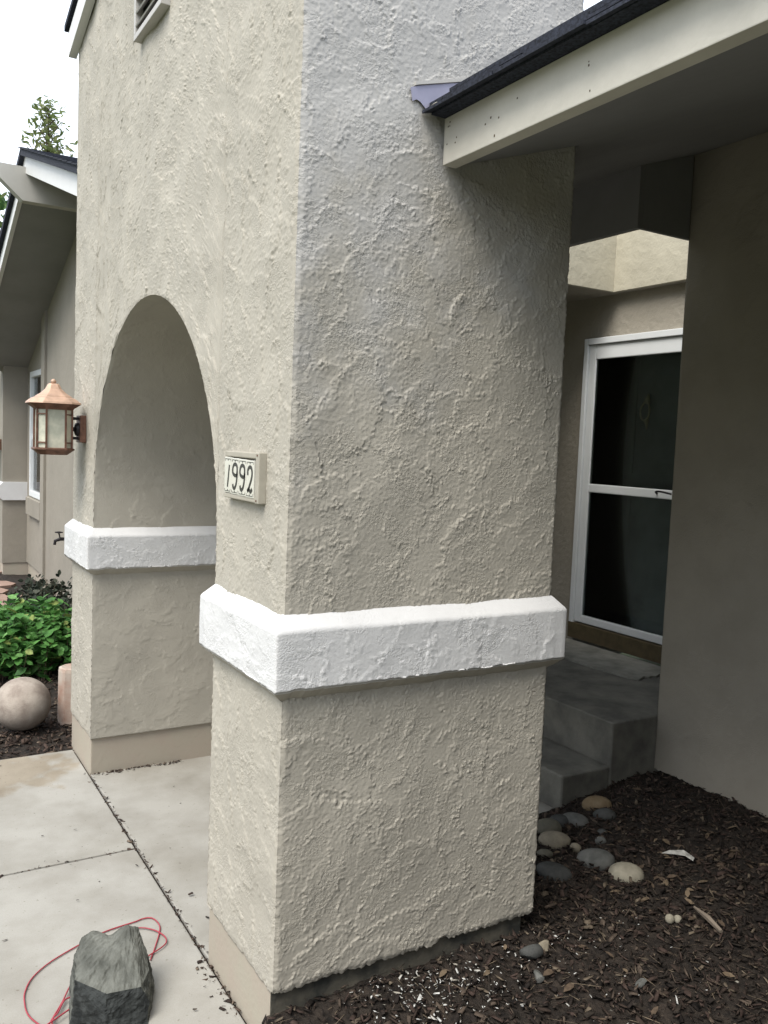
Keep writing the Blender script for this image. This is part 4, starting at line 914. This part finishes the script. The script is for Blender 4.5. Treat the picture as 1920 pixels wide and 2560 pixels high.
def conifer(label, x, y, ztop, crown, rad, seed, n=120):
    rnd = random.Random(seed); t = thing('conifer_tree', label, 'tree', (x, y, 0)); mb = MB()
    tube_mb(mb, [(x, y, -0.1), (x + 0.03, y, ztop * 0.5), (x, y, ztop * 0.98)], [0.16, 0.09, 0.008], 8); 
    pts = []
    for k in range(n):
        q = (k + rnd.random()) / n; zc = ztop - crown * q; R_ = rad * (0.06 + 0.94 * q ** 0.9) * rnd.uniform(0.55, 1.15)
        a = k * 2.4 + rnd.uniform(-0.4, 0.4); up_ = R_ * 0.75
        b0 = Vector((x, y, zc - up_ * 0.4)); b1 = Vector((x + R_ * math.cos(a), y + R_ * math.sin(a), zc + up_ * 0.6))
        tube_mb(mb, [b0, (b0 + b1) / 2 + Vector((0, 0, -0.03 * R_)), b1], [0.012, 0.008, 0.003], 4)
        m_ = int(10 + 26 * R_ / max(rad, 0.01))
        for j in range(m_):
            f = (j + rnd.random()) / m_; p = b0.lerp(b1, f); sp = 0.05 + 0.05 * f * (1 - f) * 4
            pts.append((p.x + rnd.gauss(0, sp), p.y + rnd.gauss(0, sp), p.z + rnd.gauss(0, sp)))
    mb.build('trunk', M['bark'], t); leaf_cloud('crown', pts, 0.10, M['needle'], t, rnd, 0.4, 0.38)
conifer('slender conifer rising behind the left wing roof', 1.76, 14.0, 7.16, 5.2, 1.5, 3, 190)
def tree(label, x, y, hgt, rad, seed):
    rnd = random.Random(seed); t = thing('leafy_tree', label, 'tree', (x, y, 0)); mb = MB(); pts = []
    tube_mb(mb, [(x, y, -0.1), (x + 0.1, y, hgt * 0.3), (x, y + 0.1, hgt * 0.6)], [0.22, 0.16, 0.09], 8)
    for k in range(26):
        a = rnd.uniform(0, 6.28); rr_ = rad * math.sqrt(rnd.random()); c = Vector((x + rr_ * math.cos(a), y + rr_ * math.sin(a), hgt * rnd.uniform(0.35, 0.92)))
        tube_mb(mb, [(x, y, hgt * rnd.uniform(0.3, 0.55)), c], [0.05, 0.01], 5)
        cr = rad * rnd.uniform(0.22, 0.38)
        for j in range(120):
            v = Vector((rnd.gauss(0, 1), rnd.gauss(0, 1), rnd.gauss(0, 0.8))).normalized() * cr * rnd.uniform(0.5, 1.0); pts.append(tuple(c + v))
    mb.build('trunk', M['bark'], t); leaf_cloud('crown', pts, 0.16, M['treeleaf'], t, rnd, 0.4, 0.6)
tree('leafy tree at the far left beyond the wing roof', 0.35, 17.5, 6.6, 1.5, 8)

# ================================================================== MULCH, FLAKES, LITTER (uncountable)
def chips(name, n, sampler, hf, size, mt, seed, flat=0.15, tilt=0.45, lift=0.004, label=None, cat=None):
    rs = np.random.RandomState(seed); xy = sampler(rs, n); n = len(xy)
    ln = np.minimum(size[0] * np.exp(rs.normal(0, size[2], n)), size[0] * 3.0); wd = ln * rs.uniform(0.16, 0.5, n) if size[1] is None else size[1] * rs.uniform(0.6, 1.3, n); th = np.minimum(wd * flat * 2, 0.006) * rs.uniform(0.5, 1.2, n)
    a = rs.uniform(0, 2 * np.pi, n); p = rs.normal(0, tilt, n); r = rs.normal(0, tilt, n)
    ax = np.stack([np.cos(a) * np.cos(p), np.sin(a) * np.cos(p), np.sin(p)], 1)
    side = np.stack([-np.sin(a), np.cos(a), np.zeros(n)], 1); upv = np.cross(ax, side)
    by = side * np.cos(r)[:, None] + upv * np.sin(r)[:, None]; bz = np.cross(ax, by)
    c = np.stack([xy[:, 0], xy[:, 1], hf(xy[:, 0], xy[:, 1]) + lift + rs.uniform(0, 0.010, n)], 1)
    V = np.zeros((n, 8, 3)); k = 0
    for sz in (-1, 1):
        for (sx, sy) in ((-1, -1), (1, -1), (1, 1), (-1, 1)):
            jit = rs.uniform(0.55, 1.1, (n, 1))
            V[:, k] = c + ax * (ln / 2)[:, None] * sx * jit ** 2 + by * (wd / 2)[:, None] * sy * rs.uniform(0.4, 1.1, (n, 1)) + bz * (th / 2)[:, None] * sz; k += 1
    F = np.array([(0, 3, 2, 1), (4, 5, 6, 7), (0, 1, 5, 4), (1, 2, 6, 5), (2, 3, 7, 6), (3, 0, 4, 7)])
    Fa = (F[None] + (np.arange(n) * 8)[:, None, None]).reshape(-1, 4)
    o = raw(name, V.reshape(-1, 3), Fa, mt, None, False); o['kind'] = 'stuff'
    if label: o['label'] = label; o['category'] = cat
    return o
def in_bed(rs, n):
    x = rs.uniform(-0.02, 2.44, n * 2); y = rs.uniform(-1.3, 0.84, n * 2)
    ok = ((y < 0.012) | ((x > 0.88))); return np.stack([x, y], 1)[ok][:n]
def left_bed(rs, n):
    return np.stack([rs.uniform(-1.1, 0.6, n), rs.uniform(2.56, 5.0, n)], 1)
chips('mulch', 24000, in_bed, soil_h, (0.0145, None, 0.75), M['mulch'], 1, label='dark brown bark mulch covering the bed beside the tower', cat='mulch')
chips('straw', 1300, in_bed, soil_h, (0.034, 0.0022, 0.6), M['straw'], 2, tilt=0.2, lift=0.012, label='thin straw and twig bits scattered on the dark mulch', cat='straw')
chips('mulch', 8000, left_bed, soil_l, (0.024, None, 0.5), M['mulch_left'], 3, label='reddish brown bark mulch around the stone ball', cat='mulch')
def litter_s(rs, n):
    a = rs.normal((1.75, 0.05), (0.28, 0.16), (n * 2 // 3, 2)); b = np.stack([rs.uniform(0.3, 2.3, n // 3), rs.uniform(-0.9, 0.7, n // 3)], 1)
    q = np.concatenate([a, b]); return q[((q[:, 1] < -0.02) | (q[:, 0] > 0.95)) & (q[:, 1] < 0.8) & (q[:, 0] < 2.38)]
rl = random.Random(77); lp = litter_s(np.random.RandomState(9), 150)
lit = leaf_cloud('leaf_litter', [(x, y, float(soil_h(np.float64(x), np.float64(y))) + 0.012) for x, y in lp], 0.030, island_mat('dry_leaves', [(0, (0.09, 0.065, 0.045)), (0.4, (0.14, 0.105, 0.07)), (0.75, (0.06, 0.042, 0.03))]), None, rl, 1.6, 0.5)
tag(lit, 'curled dry brown leaves scattered over the dark mulch', 'leaf litter', kind='stuff')
def flake_s(rs, n):
    a = rs.normal((0.45, -0.11), (0.14, 0.075), (int(n * 0.62), 2)); b = np.stack([rs.uniform(0.15, 1.3, int(n * 0.38)), -np.abs(rs.normal(0.0, 0.28, int(n * 0.38))) - 0.02], 1)
    q = np.concatenate([a, b]); return q[q[:, 1] < -0.012]
chips('paint_flakes', 420, flake_s, soil_h, (0.0085, None, 0.5), M['flake'], 4, tilt=0.3, lift=0.014, label='white paint flakes scattered on the mulch along the plinth', cat='paint flakes')
def joint_s(rs, n):
    a = np.stack([rs.normal(0, 0.008, n), rs.uniform(0.3, 2.2, n)], 1); b = np.stack([rs.uniform(-1.2, 0, n // 3), rs.normal(1.335, 0.006, n // 3)], 1)
    c = np.stack([rs.uniform(0.01, 0.45, n), YI + 0.008 - np.abs(rs.normal(0, 0.016, n))], 1)
    d = np.stack([-np.abs(rs.normal(0, 0.03, n // 2)), rs.uniform(-0.1, 0.5, n // 2)], 1)
    return np.concatenate([a, b, c, d])
flat0 = lambda x, y: 0.0 * x
chips('debris', 230, joint_s, flat0, (0.010, None, 0.5), M['mulch_left'], 6, tilt=0.3, lift=-0.003, label='brown leaf crumbs gathered in the concrete joints', cat='debris')
def walk_s(rs, n): return np.stack([rs.uniform(-0.8, 0.35, n), rs.uniform(0.2, 2.5, n)], 1)
chips('debris', 70, walk_s, flat0, (0.009, None, 0.6), M['mulch'], 8, tilt=0.2, lift=0.001, label='sparse dark crumbs scattered over the concrete walk', cat='debris')
